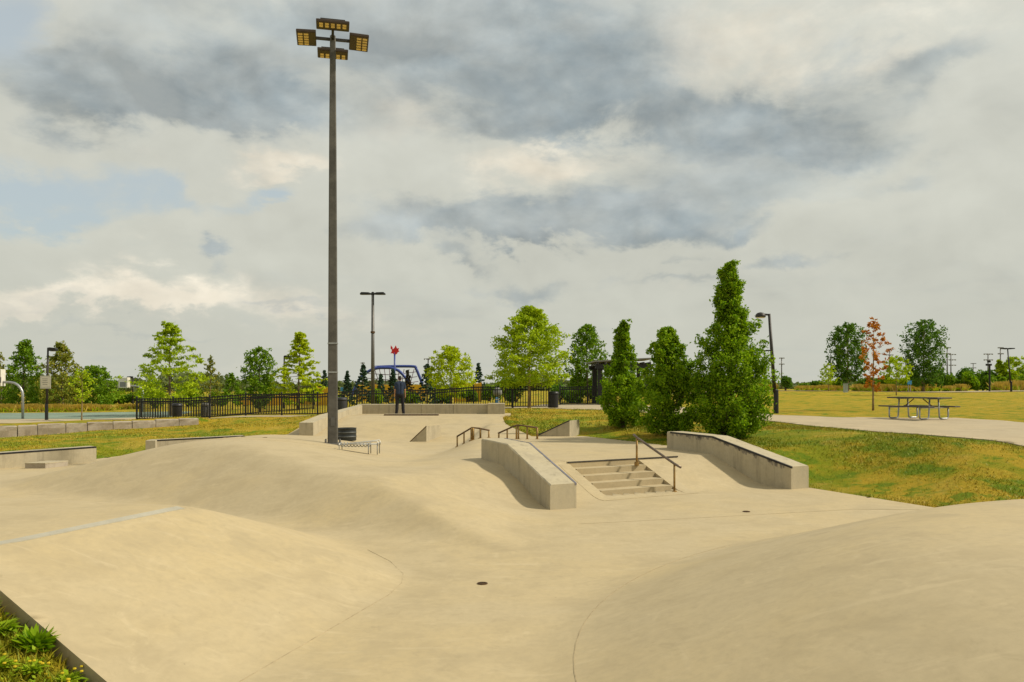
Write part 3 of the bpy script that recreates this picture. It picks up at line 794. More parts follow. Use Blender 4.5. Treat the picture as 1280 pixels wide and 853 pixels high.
# drum bin and bike rack by the mast
dx_, dy_ = pxX(433.5, 22.5), 22.5; zb = S1(dx_, dy_)
t = thing('drum_bin', 'black ribbed steel drum used as a litter bin beside the tall mast', 'bin', (dx_, dy_, zb))
hh = pxZ(535, 22.5) - zb; R_ = .265
prof = [(R_ * .96, 0), (R_, .02)]
for k in (.33, .66): prof += [(R_, hh * k - .02), (R_ * 1.045, hh * k), (R_, hh * k + .02)]
prof += [(R_, hh - .02), (R_ * 1.04, hh - .01), (R_ * 1.04, hh), (R_ * .95, hh), (R_ * .93, hh - .3)]
MB().lathe(prof, n=28).build('drum_shell', plain('drum_paint', (.022, .026, .026), .5, .2, .3, 8), t, True)
for k in (.33, .66): MB().lathe([(R_ * 1.03, hh * k - .012), (R_ * 1.055, hh * k), (R_ * 1.03, hh * k + .012)], n=28, cap=False).build('rib', plain('worn_rib', (.11, .115, .11), .5, .3, .3, 8), t, True)
ax, ay = pxX(424, 17.0), 17.0; L = pxX(474, 17) - ax; zb = S1(ax + L / 2, ay)
t = thing('bike_rack', 'low pale steel coil bike rack on the concrete beside the tall mast', 'bike rack', (ax, ay, zb))
hz_ = pxZ(549.5, 17) - zb
co = [(.02 + (L * .74) * i / 90, .10 * math.cos(i * 2 * math.pi / 10), .17 + .045 * math.sin(i * 2 * math.pi / 10)) for i in range(91)]
MB().tube(co, .009, 6).build('coil', GALV, t, True)
for yy in (-.14, .14): MB().tube([(0, yy, hz_ - .12), (L * .7, yy, hz_ - .05), (L * .98, yy, hz_ - .02), (L, yy, hz_ - .07), (L, yy, .16)], .013, 6).build('side_bar', WHITEM, t, True)
MB().box((L * .62, 0, hz_ - .10), (L * .72, .26, .012)).build('top_plate', WHITEM, t)
for xx in (.03, L * .76, L * .98): MB().tube([(xx, -.14, -.03), (xx, -.14, .2), (xx, .14, .2), (xx, .14, -.03)], .011, 6).build('leg_frame', GALV if xx > .1 else WHITEM, t, True)

# ------------------------------------------------------------------ picnic table
pd = 26.6; px0 = pxX(1148, pd); pz = gz1(px0, pd) + .035
t = thing('picnic_table', 'dark plank picnic table with galvanised tube frame on the concrete pad', 'picnic table', (px0, pd, pz), rz=math.radians(-67))
t.scale = (.9, .9, .95)
for i in range(5): MB().box((0, (i - 2) * .148, .74), (2.2, .138, .045), 0, .006).build('table_plank', TABLE_M, t)
for s in (-1, 1):
    xo = -.23 if s < 0 else .12
    for i in range(2): MB().box((xo * 0, s * (.66 + (i - .5) * .145), .44), (2.2, .136, .042), 0, .006).build('seat_plank', TABLE_M, t)
for sx in (-.66, .66):
    for s in (-1, 1):
        MB().tube([(sx, s * .72, .415), (sx, s * .73, .10), (sx, s * .70, .04), (sx, s * .64, .022), (sx, s * .36, .022), (sx, s * .30, .04), (sx, s * .27, .10), (sx, s * .22, .715)], .027, 8).build('leg', GALV, t, True)
    MB().box((sx, 0, .705), (.05, .62, .03)).build('top_bracket', GALV, t)
    MB().box((sx, 0, .40), (.05, 1.5, .035)).build('seat_beam', GALV, t)
for s in (-1, 1): MB().tube([(s * .66, 0, .40), (s * .20, 0, .70)], .017, 6).build('diagonal_brace', RUST, t)

# ------------------------------------------------------------------ lamps
def sky_z(v, d): return pxZ(v, d)
def lamp_single(label, ub, ut, vb, vt, d, side, kind='dome', group=None, sign=False):
    x = pxX(ub, d); z = gz1(x, d); h = pxZ(vt, d) - z; lean = pxX(ut, d) - x
    t = thing('park_lamp', label, 'lamp post', (x, d, z), group)
    MB().tube([(0, 0, -.1), (0, 0, h * .23), (lean * .23, 0, h * .2301)], [.105, .10, .08], 10).build('pole_base', BLACK, t)
    MB().tube([(lean * .2, 0, h * .2), (lean, 0, h - .05)], [.078, .055], 10).build('pole', DARKM, t, True)
    if kind == 'dome':
        MB().tube([(lean, 0, h - .09), (lean + side * .26, 0, h - .07)], .04, 8).build('arm', BLACK, t)
        cx = lean + side * .36
        MB().lathe([(.205, -.10), (.21, -.06), (.19, .02), (.13, .075), (.04, .10), (.005, .105)], (cx, 0, h - .09), 18).build('lamp_hood', DARKM, t, True)
        MB().lathe([(.17, -.125), (.185, -.10), (.05, -.098)], (cx, 0, h - .09), 18).build('lamp_lens', WHITEP, t, True)
    elif kind == 'shoe':
        MB().rings([[(lean - .02, -.12, h - .26 + a), (lean - .02, .12, h - .26 + a), (lean - .02, .12, h - .08 + b), (lean - .02, -.12, h - .08 + b)] if False else
                    [(lean + side * xx, -w, h - zl), (lean + side * xx, w, h - zl), (lean + side * xx, w, h - zu), (lean + side * xx, -w, h - zu)]
                    for xx, w, zl, zu, a, b in ((0, .1, .22, .02, 0, 0), (.18, .15, .24, .0, 0, 0), (.5, .17, .24, .03, 0, 0), (.58, .15, .22, .12, 0, 0))]).build('lamp_hood', BLACK, t)
        MB().box((lean + side * .36, 0, h - .25), (.3, .22, .02)).build('lamp_lens', WHITEP, t)
    elif kind == 'double':
        for s in (-1, 1):
            MB().rings([[(lean + s * xx, -w, h - zl), (lean + s * xx, w, h - zl), (lean + s * xx, w, h - zu), (lean + s * xx, -w, h - zu)] for xx, w, zl, zu in ((.03, .06, .09, .0), (.16, .15, .12, -.03), (.62, .17, .08, -.02), (.70, .13, .04, -.02))]).build('lamp_head', BLACK, t)
        MB().box((lean, 0, h - .06), (.2, .1, .1)).build('head_bracket', BLACK, t)
    if sign:
        zs = pxZ(478, d) - z
        sg = MB().box((0, -.12, zs), (13 * d / F, .03, 16 * d / F), 0, .006).build('sign_panel', SIGNM, t)
        MB().box((0, -.138, zs + .02), (10.4 * d / F, .006, 12 * d / F)).build('sign_face', WHITEP, sg)
        for k in range(4): MB().box((-.02, -.143, zs + .22 - k * .12), (.36 - .05 * (k % 2), .004, .03)).build('print_line', GREYP, sg)
        for k in (.2, -.2): MB().box((0, -.06, zs + k), (.24, .1, .04)).build('mount_clamp', BLACK, t)
    return t
lamp_single('dark lamp post with rounded hood beside the path, leaning a little', 970, 961.5, 517, 391, 32.8, -1, 'dome')
lamp_single('dark lamp post with boxy head and a pale sign panel near the court', 58.2, 60, 527, 434.5, 51.5, 1, 'shoe', sign=True)
lamp_single('dark double-headed lamp post far off behind the tall columnar tree', 955.5, 955.5, 490, 438, 80, 1, 'double')
lamp_single('dark double-headed lamp post by the far road among straw-coloured grasses', 1264, 1259.5, 484, 435.5, 82, 1, 'double')
lamp_single('slim dark lamp post behind the farther basketball hoop', 166, 166, 508, 470.5, 82, -1, 'shoe')
lamp_single('slim dark lamp post behind the yellow-green tree next to the mast', 355, 355.3, 500, 444.5, 66, 1, 'shoe')
# slim dark post at the road, no head
# tall double lamp behind the platform
d = 44.5; x = pxX(466, d); z = gz1(x, d); h = pxZ(367, d) - z
t = thing('tall_lamp', 'tall slender grey pole with flat twin lamp heads behind the platform fence', 'lamp post', (x, d, z))
MB().tube([(0, 0, -.1), (0, 0, h)], [.12, .075], 12).build('pole', POLE_D, t, True)
for s in (-1, 1):
    MB().rings([[(s * xx, -w, h - .07), (s * xx, w, h - .07), (s * xx, w, h + zu), (s * xx, -w, h + zu)] for xx, w, zu in ((.05, .05, .0), (.22, .15, .05), (.62, .17, .06), (.70, .12, .0))]).build('lamp_head', BLACK, t)
MB().lathe([(.085, -.1), (.085, .06), (.03, .09)], (0, 0, h), 10).build('pole_cap', BLACK, t)
for zz in (1.2,): MB().lathe([(.125, -.05), (.125, .05)], (0, 0, zz + 3.2), 12).build('band_clamp', RUST, t)

def stadium(label, u, vb, vt, d, rows, w):
    x = pxX(u, d); z = gz1(x, d); h = pxZ(vt, d) - z
    t = thing('stadium_light', label, 'floodlight', (x, d, z), 'far stadium floodlights')
    MB().tube([(0, 0, -.2), (0, 0, h)], [.20, .10], 8).build('pole', POLE_D, t, True)
    for k in range(rows):
        zz = h - k * 1.35 - .1
        arm = MB().box((0, 0, zz), (w * .5, .10, .08)).build('light_bar', POLE_D, t)
        for s in range(4): MB().box(((s - 1.5) * w * .15, -.12, zz - .08), (w * .07, .24, .26), 0, .03).build('flood_head', GREYP, t)
for (u, vt, d_, rows, w, lb) in ((977, 447, 180, 2, 2.2, 'far stadium floodlight above the small bushes behind the columnar trees'), (1038.5, 446, 190, 2, 2.4, 'far stadium floodlight next to the thin pale sapling'),
        (1112, 436, 190, 2, 3.2, 'far stadium floodlight beside the rust-coloured tree'), (1184, 434, 180, 2, 2.8, 'tallest of the cluster of far stadium floodlights right of the dense oval tree'),
        (1188.6, 442.5, 200, 3, 4.6, 'wide-headed far stadium floodlight in the cluster behind the treeline'), (1178, 456, 240, 2, 3.2, 'small far stadium floodlight close to the dense oval tree'),
        (1216.5, 454, 250, 2, 3.2, 'small far stadium floodlight in the gap of the treeline'), (1235, 442, 185, 2, 4.0, 'far stadium floodlight above the low dark post by the road'),
        (1250.5, 434, 180, 2, 2.4, 'slim far stadium floodlight beside the double-headed road lamp'), (453.6, 453, 150, 2, 1.4, 'far stadium floodlight poking above the dark spruce at the blue arches'), (535.2, 448, 150, 2, 3.0, 'far stadium floodlight above the spruce next to the yellow-green tree'),
        (740, 440, 210, 1, 2.0, 'far stadium floodlight half lost behind the dark round tree')):
    stadium(lb, u, 487, vt, d_, rows, w)
d = 84; x = pxX(1237, d); z = gz1(x, d)
t = thing('speaker_post', 'dark post with two small black boxes by the far road', 'post', (x, d, z))
h = pxZ(455, d) - z
MB().tube([(0, 0, -.1), (0, 0, h)], .09, 8).build('post', BLACK, t); MB().box((-.12, -.05, h - .1), (.5, .3, .22), 0, .03).build('box_head', BLACK, t); MB().box((-.1, -.05, h + .25), (.25, .25, .25), 0, .03).build('box_head', BLACK, t)
d = 84; x = pxX(1137, d); z = gz1(x, d)
t = thing('road_sign', 'small light-blue rectangular sign beside the far road', 'sign', (x, d, z))
h = pxZ(478.5, d) - z
MB().box((0, 0, h), (5.2 * d / F, .05, 4.6 * d / F), 0, .01).build('sign_panel', SKYBLUE, t)
for s in (-.12, .12): MB().tube([(s, .05, -.1), (s, .05, h)], .03, 6).build('sign_post', GALV, t)
d = 78; x = pxX(1057, d); z = gz1(x, d)
t = thing('utility_box', 'small pale grey utility cabinet at the far edge of the field', 'cabinet', (x, d, z))
MB().box((0, 0, .4), (.34, .34, .9), 0, .03).build('cabinet_body', plain('pale_grey_paint', (.33, .38, .36), .6), t); MB().box((0, 0, .87), (.4, .4, .05), 0, .01).build('cabinet_lid', GREYP, t)

# ------------------------------------------------------------------ basketball hoops
def hoop(label, u, d, vtop, reach, bu, bv, bw, bh, vb):
    x = pxX(u, d); z = gz1(x, d)
    t = thing('basketball_hoop', label, 'basketball hoop', (x, d, z))
    h = pxZ(vtop, d) - z; r = min(.9, abs(reach) * .6); s = -1 if reach < 0 else 1
    pts = [(0, 0, -.1), (0, 0, h - r)] + [(s * r * (1 - math.cos(a)), 0, h - r + r * math.sin(a)) for a in (.3, .6, .9, 1.2, 1.5708)] + [(reach, 0, h)]
    MB().tube(pts, .085, 10).build('gooseneck_pole', GALV, t, True)
    bx, bz = pxX(bu, d) - x, pxZ(bv, d) - z
    bo = MB().box((bx, 0, bz), (bw * d / F, .5, bh * d / F), 0, .02).build('backboard', WHITEP, t)
    MB().box((bx, -.26, bz - .15), (.5, .02, .4)).build('target_square', GREYP, bo)
    rim = [(bx + s * .3 + .23 * math.cos(a), .23 * math.sin(a), bz - bh * d / F * .40) for a in np.linspace(0, 2 * math.pi, 17)]
    MB().tube(rim, .012, 5).build('rim', RUST, t)
hoop('grey gooseneck basketball hoop on the teal court, nearest the stone wall', 28.5, 54, 478, -1.55, 0, 472.5, 8, 21, 527)
hoop('far grey gooseneck basketball hoop with white backboard behind the black fence', 178.5, 66, 482.5, -1.0, 155.5, 478.5, 11, 13, 520)

# ------------------------------------------------------------------ stone retaining wall: every block its own piece
t = thing('stone_wall', 'low retaining wall of rough pale quarry blocks along the lawn', 'wall', (WB[0], WB[1], 0))
dv = (WB - WA); Lw = float(np.hypot(*dv)); dv = dv / Lw; s_ = 0.0; k = 0
rb = random.Random(3)
while s_ < Lw - .2:
    ln = min(rb.uniform(.7, 1.05), Lw - s_); q = WA + dv * (s_ + ln / 2); v0 = 533.5 - (s_ / Lw) * 11.5
    zt = pxZ(v0, q[1]) + rb.uniform(-.02, .02); zb_ = gz1(q[0] + .25, q[1] - .6) - .2
    hb = zt - zb_; rz = math.atan2(dv[1], dv[0]) + rb.uniform(-.02, .02)
    m = MB(); w_ = .5; g_ = .012
    rings = []
    for zz, i in ((0, .0), (hb * .4, -.015), (hb * .75, -.01), (hb - .03, 0.0), (hb, .035)):
        rr = []
        for (sx, sy) in ((-1, -1), (-.33, -1), (.33, -1), (1, -1), (1, 1), (-1, 1)):
            j = rb.uniform(-.022, .022)
            lx = sx * (ln / 2 - g_ - max(0, i)) ; ly = sy * (w_ / 2 - max(0, i)) + (j if sy < 0 else 0)
            rr.append((q[0] - WB[0] + lx * math.cos(rz) - ly * math.sin(rz), q[1] - WB[1] + lx * math.sin(rz) + ly * math.cos(rz), zb_ + zz + rb.uniform(-.008, .008)))
        rings.append(rr)
    m.rings(rings); m.build('stone_block', STONE, t); s_ += ln; k += 1

# ------------------------------------------------------------------ fences
def fence(label, pts, h, sp=.125, post_sp=1.9, gap_bottom=.06, mat=BLACK):
    t = thing('picket_fence', label, 'fence', (pts[0][0], pts[0][1], gz1(*pts[0])))
    o = Vector(t.location)
    pk = raw_mesh('picket', *(lambda m: (m.v, m.f))(MB().box((0, 0, h / 2), (.036, .036, h - .04))), mat)
    pm_ = MB().box((0, 0, h / 2 - .02), (.075, .075, h + .2)); pm_.lathe([(.052, h + .08), (.052, h + .1), (.01, h + .13)], (0, 0, 0), 4)
    pom = raw_mesh('post', pm_.v, pm_.f, mat)
    for a, b in zip(pts[:-1], pts[1:]):
        L = math.dist(a, b); rz = math.atan2(b[1] - a[1], b[0] - a[0]); n = max(1, round(L / post_sp))
        for i in range(n + 1):
            x, y = a[0] + (b[0] - a[0]) * i / n, a[1] + (b[1] - a[1]) * i / n
            po = link('post', pom, t, (x - o.x, y - o.y, gz1(x, y) - o.z)); po.rotation_euler[2] = rz
            if i < n:
                x2, y2 = a[0] + (b[0] - a[0]) * (i + 1) / n, a[1] + (b[1] - a[1]) * (i + 1) / n; z1, z2 = gz1(x, y), gz1(x2, y2)
                nnx, nny = -math.sin(rz) * .018, math.cos(rz) * .018
                for hz in (h - .015, h - .16, .10):
                    r = MB().hexa([(x - nnx - o.x, y - nny - o.y, z1 + hz - .03 - o.z), (x2 - nnx - o.x, y2 - nny - o.y, z2 + hz - .03 - o.z), (x2 + nnx - o.x, y2 + nny - o.y, z2 + hz - .03 - o.z), (x + nnx - o.x, y + nny - o.y, z1 + hz - .03 - o.z)],
                                  [(x - nnx - o.x, y - nny - o.y, z1 + hz + .03 - o.z), (x2 - nnx - o.x, y2 - nny - o.y, z2 + hz + .03 - o.z), (x2 + nnx - o.x, y2 + nny - o.y, z2 + hz + .03 - o.z), (x + nnx - o.x, y + nny - o.y, z1 + hz + .03 - o.z)])
                    r.build('rail', mat, t)
                seg = math.dist((x, y), (x2, y2)); m_ = int(seg / sp)
                for j in range(1, m_):
                    q = j / m_; X, Y = x + (x2 - x) * q, y + (y2 - y) * q
                    pp = link('picket', pk, t, (X - o.x, Y - o.y, z1 + (z2 - z1) * q + gap_bottom - o.z)); pp.rotation_euler[2] = rz
    return t
fence('long black metal picket fence along the walkway behind the lawn and platform', [(pxX(171, 41.6), 41.6), (pxX(397, 42), 42.0), (pxX(640, 42.6), 42.6)], 1.13)
fence('black metal picket fence by the path beside the big lime-green tree', [(pxX(641, 41.2), 41.2), (pxX(686, 41.0), 41.0)], 1.12, .13)
fence('short black metal picket fence under the dark round tree near the shelter', [(pxX(700, 51), 51.0), (pxX(768, 52), 52.0)], 1.15, .15)
fence('second black metal picket fence farther back behind the mesh bin', [(pxX(176, 56), 56.0), (pxX(392, 57), 57.0)], 1.25, .17, 2.3)

def bin_(label, u, vt, vb, d, w, mat, mesh=False):
    x = pxX(u, d); z = gz1(x, d) + (.03); h = pxZ(vt, d) - z; r = w * d / F / 2
    t = thing('litter_bin', label, 'bin', (x, d, z), None)
    if not mesh:
        MB().lathe([(r * .92, 0), (r * .95, .03), (r, h * .8), (r * 1.0, h * .82)], n=20).build('bin_body', mat, t, True)
    else:
        for k in range(18):
            a = 2 * math.pi * k / 18; MB().box((r * math.cos(a), r * math.sin(a), h * .45), (.03, .03, h * .8), a).build('slat', mat, t)
        MB().lathe([(r * .86, .03), (r * .86, h * .8)], n=16).build('liner', GREYP, t, True)
    MB().lathe([(r * 1.05, h * .82), (r * 1.06, h * .86), (r * 1.0, h * .97), (r * .7, h), (r * .68, h * .9)], n=20).build('bin_lid', mat, t, True)
bin_('round black litter bin on the walkway in front of the picket fence', 221.5, 504.5, 524, 39.8, 12.5, BLACK)
bin_('slatted grey litter bin behind the picket fence', 257.5, 504, 520, 43.6, 11, plain('grey_slat', (.10, .095, .085), .6), True)
bin_('dark round litter bin behind the platform wall next to the mast', 427, 497, 508, 40.3, 13, plain('charcoal_bin', (.035, .035, .04), .6))
bin_('round black litter bin beside the big lime-green tree', 692, 489.5, 509, 40.2, 12.5, BLACK)

# ------------------------------------------------------------------ playground: blue arches, red leaf, yellow panels
d = 80; gxp = pxX(485, d); gzp = gz1(gxp, d)
t = thing('playground_climber', 'blue tubular playground climber with arches and rope net', 'climbing frame', (gxp, d, gzp))
def pp(u, v, dd=0): a = at(u, v, d + dd); return (a[0] - gxp, a[1] - d, a[2] - gzp)
def smoothc(pts, n=6):
    out = []
    for i in range(len(pts) - 1):
        p0 = pts[max(0, i - 1)]; p1 = pts[i]; p2 = pts[i + 1]; p3 = pts[min(len(pts) - 1, i + 2)]
        for k in range(n):
            s = k / n
            out.append(tuple(.5 * ((2 * p1[j]) + (-p0[j] + p2[j]) * s + (2 * p0[j] - 5 * p1[j] + 4 * p2[j] - p3[j]) * s * s + (-p0[j] + 3 * p1[j] - 3 * p2[j] + p3[j]) * s ** 3) for j in range(3)))
    out.append(pts[-1]); return out
A1 = smoothc([pp(438, 500, 0), pp(443, 487, 0), pp(450, 474, 0), pp(459, 465.5, 0), pp(471, 460.5, 0), pp(488, 460, 0)] )
A2 = smoothc([pp(488, 460), pp(497, 463), pp(504, 469), pp(510, 478), pp(513, 490), pp(514, 500)])
A3 = smoothc([pp(469, 459, 3), pp(492, 458.2, 3), pp(517, 458.4, 3), pp(520, 461, 3), pp(523.5, 469, 3), pp(527, 479, 3), pp(529, 500, 3)])
for A in (A1 + A2[1:], A3): MB().tube(A, .15, 10).build('arch_tube', BLUEP, t, True)
MB().tube([pp(471, 460.5), pp(469, 459, 3)], .16, 8).build('cross_tube', BLUEP, t)
for k in range(9):
    u = 468 + k * 6.2
    MB().tube([pp(u, 461 + (.1 * k), 1.5), pp(u + 4 - k, 473 + 4 * math.sin(k), 1.5), pp(u - 3, 492, 1.5)], .035, 5).build('net_rope', plain('plum_rope', (.12, .05, .09), .8), t)
for k in range(4):
    MB().tube([pp(458 + k, 467 + k * 6, 1.5), pp(490, 469 + k * 6.5, 1.5), pp(520 + k * 1.5, 465 + k * 6, 1.5)], .035, 5).build('net_rope', plain('plum_rope', (.12, .05, .09), .8), t)
d = 78; x = pxX(493.3, d); z = gz1(x, d)
t = thing('leaf_pole', 'red cut-out leaf topper on a tall thin blue pole', 'sculpture', (x, d, z))
h = pxZ(441, d) - z; MB().tube([(0, 0, -.1), (0, 0, h)], .085, 8).build('pole', BLUEP, t, True)
pts = [(0, -.35), (.25, -.25), (.3, -.1), (.5, .0), (.38, .12), (.45, .35), (.25, .3), (.12, .62), (-.02, .35), (-.2, .2), (-.22, .42), (-.38, .62), (-.42, .3), (-.28, .15), (-.3, -.02), (-.42, -.2), (-.2, -.2)]
mlf = MB(); n_ = len(pts); mlf.add([(a * .95, -.07, h + b * .95 + .12) for a, b in pts] + [(a * .95, .07, h + b * .95 + .12) for a, b in pts],
    [tuple(range(n_)), tuple(reversed(range(n_, 2 * n_)))] + [((i + 1) % n_, i, i + n_, (i + 1) % n_ + n_) for i in range(n_)])
mlf.build('leaf_plate', REDP, t)
def panel(label, u0, u1_, v0, v1, d, group=None):
    x = pxX((u0 + u1_) / 2, d); z = gz1(x, d); w = (u1_ - u0) * d / F; h = pxZ(v0, d) - z
    t = thing('playground_barrier', label, 'play panel', (x, d, z), group)
    n = max(1, round(w / 1.6))
    for i in range(n): MB().box((-w / 2 + w * (i + .5) / n, 0, h / 2), (w / n - .04, .12, h - .1 + .06 * (i % 2)), 0, .03).build('panel_board', YELLOW, t)
    for i in range(n + 1): MB().box((-w / 2 + w * i / n, .1, h / 2), (.12, .1, h + .1)).build('panel_post', plain('yellow_post', (.5, .27, .01), .5), t)
panel('long yellow playground panel wall under the blue arches', 448, 530, 481, 500, 76)
panel('yellow playground panel box beside the yellow-green tree', 568, 601, 478.5, 500, 66)
panel('small yellow playground panel partly behind the mast', 396, 412, 484, 500, 66)
panel('low orange-yellow panel wall beyond the second picket fence', 300, 392, 494, 508, 75)
d = 70; x = pxX(427.5, d); z = gz1(x, d)
t = thing('play_sign', 'small light-blue playground sign next to the mast', 'sign', (x, d, z)); h = pxZ(487, d) - z
MB().box((0, 0, h), (.26, .05, .34), 0, .01).build('sign_panel', SKYBLUE, t); MB().tube([(0, .04, -.1), (0, .04, h)], .03, 6).build('sign_post', GALV, t)
d = 47; x = pxX(622, d); z = gz1(x, d)
t = thing('spring_toy', 'rounded dark-grey playground dome toy behind the fence', 'play equipment', (x, d, z)); h = pxZ(490, d) - z
MB().lathe([(.05, -.25), (.2, -.24), (.26, -.08), (.24, .1), (.15, .22), (.03, .27)], (0, 0, h), 16).build('dome', GREYP, t, True)
MB().tube([(.1 * math.cos(a * .9), .1 * math.sin(a * .9), (h - .2) * a / 40) for a in range(41)], .025, 5).build('spring', GALV, t)
# person watching area: small blue post
d = 43.3; x = pxX(621, d); z = gz1(x, d)
t = thing('marker_post', 'short light-blue marker post at the foot of the fence', 'post', (x, d, z)); h = pxZ(497, d) - z
MB().lathe([(.07, -.05), (.07, h - .05), (.05, h), (.01, h + .01)], n=12).build('post', SKYBLUE, t); MB().lathe([(.075, h * .75), (.075, h * .85)], n=12).build('reflector_band', WHITEP, t)

# ------------------------------------------------------------------ shelter
d = 50; xa, xb = pxX(743, d), pxX(815, d); xm = (xa + xb) / 2; z = gz1(xm, d)
t = thing('shade_shelter', 'flat-roofed dark steel shade shelter behind the columnar trees', 'shelter', (xm, d, z))
zt = pxZ(460, d) - z; W_ = xb - xa
for sx in (-1, 1):
    for yy in (0, 3.2): MB().box((sx * (W_ / 2 - .35), yy, zt / 2), (.22 if sx > 0 else .3, .22, zt)).build('post', BLACK, t)
for yy in (-.4, 3.6): MB().box((0, yy, zt + .08), (W_, .16, .28)).build('beam', BLACK, t)
for k in range(9): MB().box((-W_ / 2 + .2 + k * (W_ - .4) / 8, 1.6, zt + .26), (.08, 4.4, .18)).build('rafter', DARKM, t)
MB().hexa([(-W_ / 2 - .1, -.6, zt + .35), (W_ / 2 + .1, -.6, zt + .55), (W_ / 2 + .1, 3.8, zt + .55), (-W_ / 2 - .1, 3.8, zt + .35)], [(-W_ / 2 - .1, -.6, zt + .43), (W_ / 2 + .1, -.6, zt + .63), (W_ / 2 + .1, 3.8, zt + .63), (-W_ / 2 - .1, 3.8, zt + .43)]).build('roof', GREYP, t)

# ------------------------------------------------------------------ trees
def leaves(c, size, nrm_up=.4, asp=.6):
    n = len(c); nm = rng.normal(size=(n, 3)); nm[:, 2] += nrm_up; nm /= np.linalg.norm(nm, axis=1)[:, None]
    a = rng.normal(size=(n, 3)); a -= nm * (a * nm).sum(1)[:, None]; a /= np.linalg.norm(a, axis=1)[:, None]
    b = np.cross(nm, a); s = (size * rng.uniform(.65, 1.3, n))[:, None]
    bend = nm * s * .16
    return np.stack([c - a * s * .55, c - b * s * asp * .5 + bend, c + a * s * .55, c + b * s * asp * .5 + bend], 1).reshape(-1, 3)
PROF = {
    'pin': (lambda t: np.interp(t, [0, .08, .25, .5, .8, 1], [.55, .9, 1.0, .70, .30, .05])),
    'broad': (lambda t: np.interp(t, [0, .1, .3, .6, .85, 1], [.65, .95, 1.0, .80, .45, .10])),
    'round': (lambda t: np.interp(t, [0, .15, .4, .7, .9, 1], [.45, .85, 1.0, .84, .48, .06])),
    'oval': (lambda t: np.interp(t, [0, .15, .4, .75, .92, 1], [.40, .72, .95, 1.0, .70, .15])),
    'col': (lambda t: np.interp(t, [0, .06, .15, .3, .45, .55, .65, .75, .9, 1], [.45, .72, .94, 1.0, .88, .70, .46, .30, .13, .02])),
    'colbushy': (lambda t: np.interp(t, [0, .06, .15, .3, .45, .6, .7, .8, .92, 1], [.45, .72, .95, 1.0, .93, .80, .66, .48, .28, .06])),
    'spruce': (lambda t: np.interp(t, [0, .05, 1], [.85, 1.0, .04])),
    'loose': (lambda t: np.interp(t, [0, .2, .5, .8, 1], [.6, 1.0, .75, .36, .05])),
    'sap': (lambda t: np.interp(t, [0, .3, .6, 1], [.35, .7, 1.0, .4])),
}
def tree(name, label, u, vt, hw, d, kind, mat, n, t0=.12, group=None, bark=BARK, leaf=None, el=None, flat=.8, clump=.16, nb=None, shift=None, tr=None, jit=.16):
    x = pxX(u, d); z = gz1(x, d); H = pxZ(vt, d) - z; R = hw * d / F
    t = thing(name, label, 'tree' if 'shrub' not in name else 'shrub', (x, d, z), group)
    prof = PROF[kind]; nb = nb or int(np.clip(n / 55, 30, 170)); zc0 = H * t0
    leaf = leaf or max(.075, 3.1 * d / F)
    el = el if el is not None else {'pin': .12, 'round': .5, 'broad': .3, 'oval': .75, 'col': 1.0, 'colbushy': 1.0, 'spruce': -.12, 'loose': .8, 'sap': .6}[kind]
    m = MB(); r0 = tr or max(.025, H * .016)
    ph = rng.uniform(0, 6)
    def trunk(s): return np.array([math.sin(s * 3 + ph) * R * .035, math.cos(s * 2.3 + ph) * R * .035, H * s])
    m.tube([trunk(s) - (np.array([0, 0, .15]) if s == 0 else 0) for s in np.linspace(0, .96, 9)], [r0 * (1.25 if i == 0 else 1) * (1 - .88 * i / 8) for i in range(9)], 7)
    C = []; per = max(6, int(n / nb)); ga = rng.uniform(0, 6)
    for i in range(nb):
        s = (i + rng.uniform(0, 1)) / nb
        s = s ** .9
        a = ga + i * 2.39996 + rng.normal() * .25
        Lb = R * prof(s) * rng.uniform(1 - jit * 1.6, 1 + jit)
        rise = math.tan(np.clip(el + rng.normal() * .12, -.6, 1.25)) * Lb
        rise = min(rise, H * .30)
        ztip = zc0 + s * (H - zc0) * 1.0
        zr = max(ztip - rise, H * t0 * .75)
        base = trunk(min(.95, max(.02, zr / H))); tip = np.array([math.cos(a) * Lb, math.sin(a) * Lb, 0]) + np.array([trunk(min(.95, ztip / H))[0], trunk(min(.95, ztip / H))[1], min(ztip, H * .985)])
        mid = (base + tip) / 2 + np.array([0, 0, -.05 * Lb])
        if i % (2 if d < 30 else 3) == 0: m.tube([base, mid, tip * .9 + mid * .1], [r0 * .30 * (1 - s * .6), r0 * .18 * (1 - s * .6), r0 * .05], 4)
        kc = 4 if kind != 'pin' else 5
        ts = rng.uniform(.32, 1.0, kc) ** .8; ts[0] = 1.0
        pick = rng.integers(0, kc, per); tt = ts[pick][:, None]
        cc = base * (1 - ts[:, None]) ** 2 + 2 * mid * ts[:, None] * (1 - ts[:, None]) + tip * ts[:, None] ** 2
        cc = cc + rng.normal(size=(kc, 3)) * R * clump * .55 * np.array([1, 1, flat])
        cl = cc[pick]
        g = rng.normal(size=(per, 3)) * (R * clump * .52 * (.45 + .55 * prof(s)))
        g[:, 2] *= flat
        C.append(cl + g)
    C = np.concatenate(C); C = C[C[:, 2] > H * t0 * .6]; C = C[C[:, 2] < H * 1.03]
    m.build('trunk', bark, t, True)
    link('crown', quads_mesh('crown', leaves(C, leaf, .5 if kind == 'pin' else .25), mat), t)
    return t
CO = 'upright columnar trees beside the ledge'
tree('columnar_tree', 'tallest columnar tree with pointed top, standing beside the ledge on the lawn', 912, 333, 46, 19.7, 'col', L_OAK, 42000, .02, None, BARK, .072, 1.10, 1.1, .16, 170, jit=.22)
tree('columnar_tree', 'shorter bushy columnar tree with ragged top between its two neighbours', 836, 412, 38, 20.6, 'colbushy', L_OAK, 28000, .02, None, BARK, .074, 1.0, 1.1, .16, 90, jit=.42)
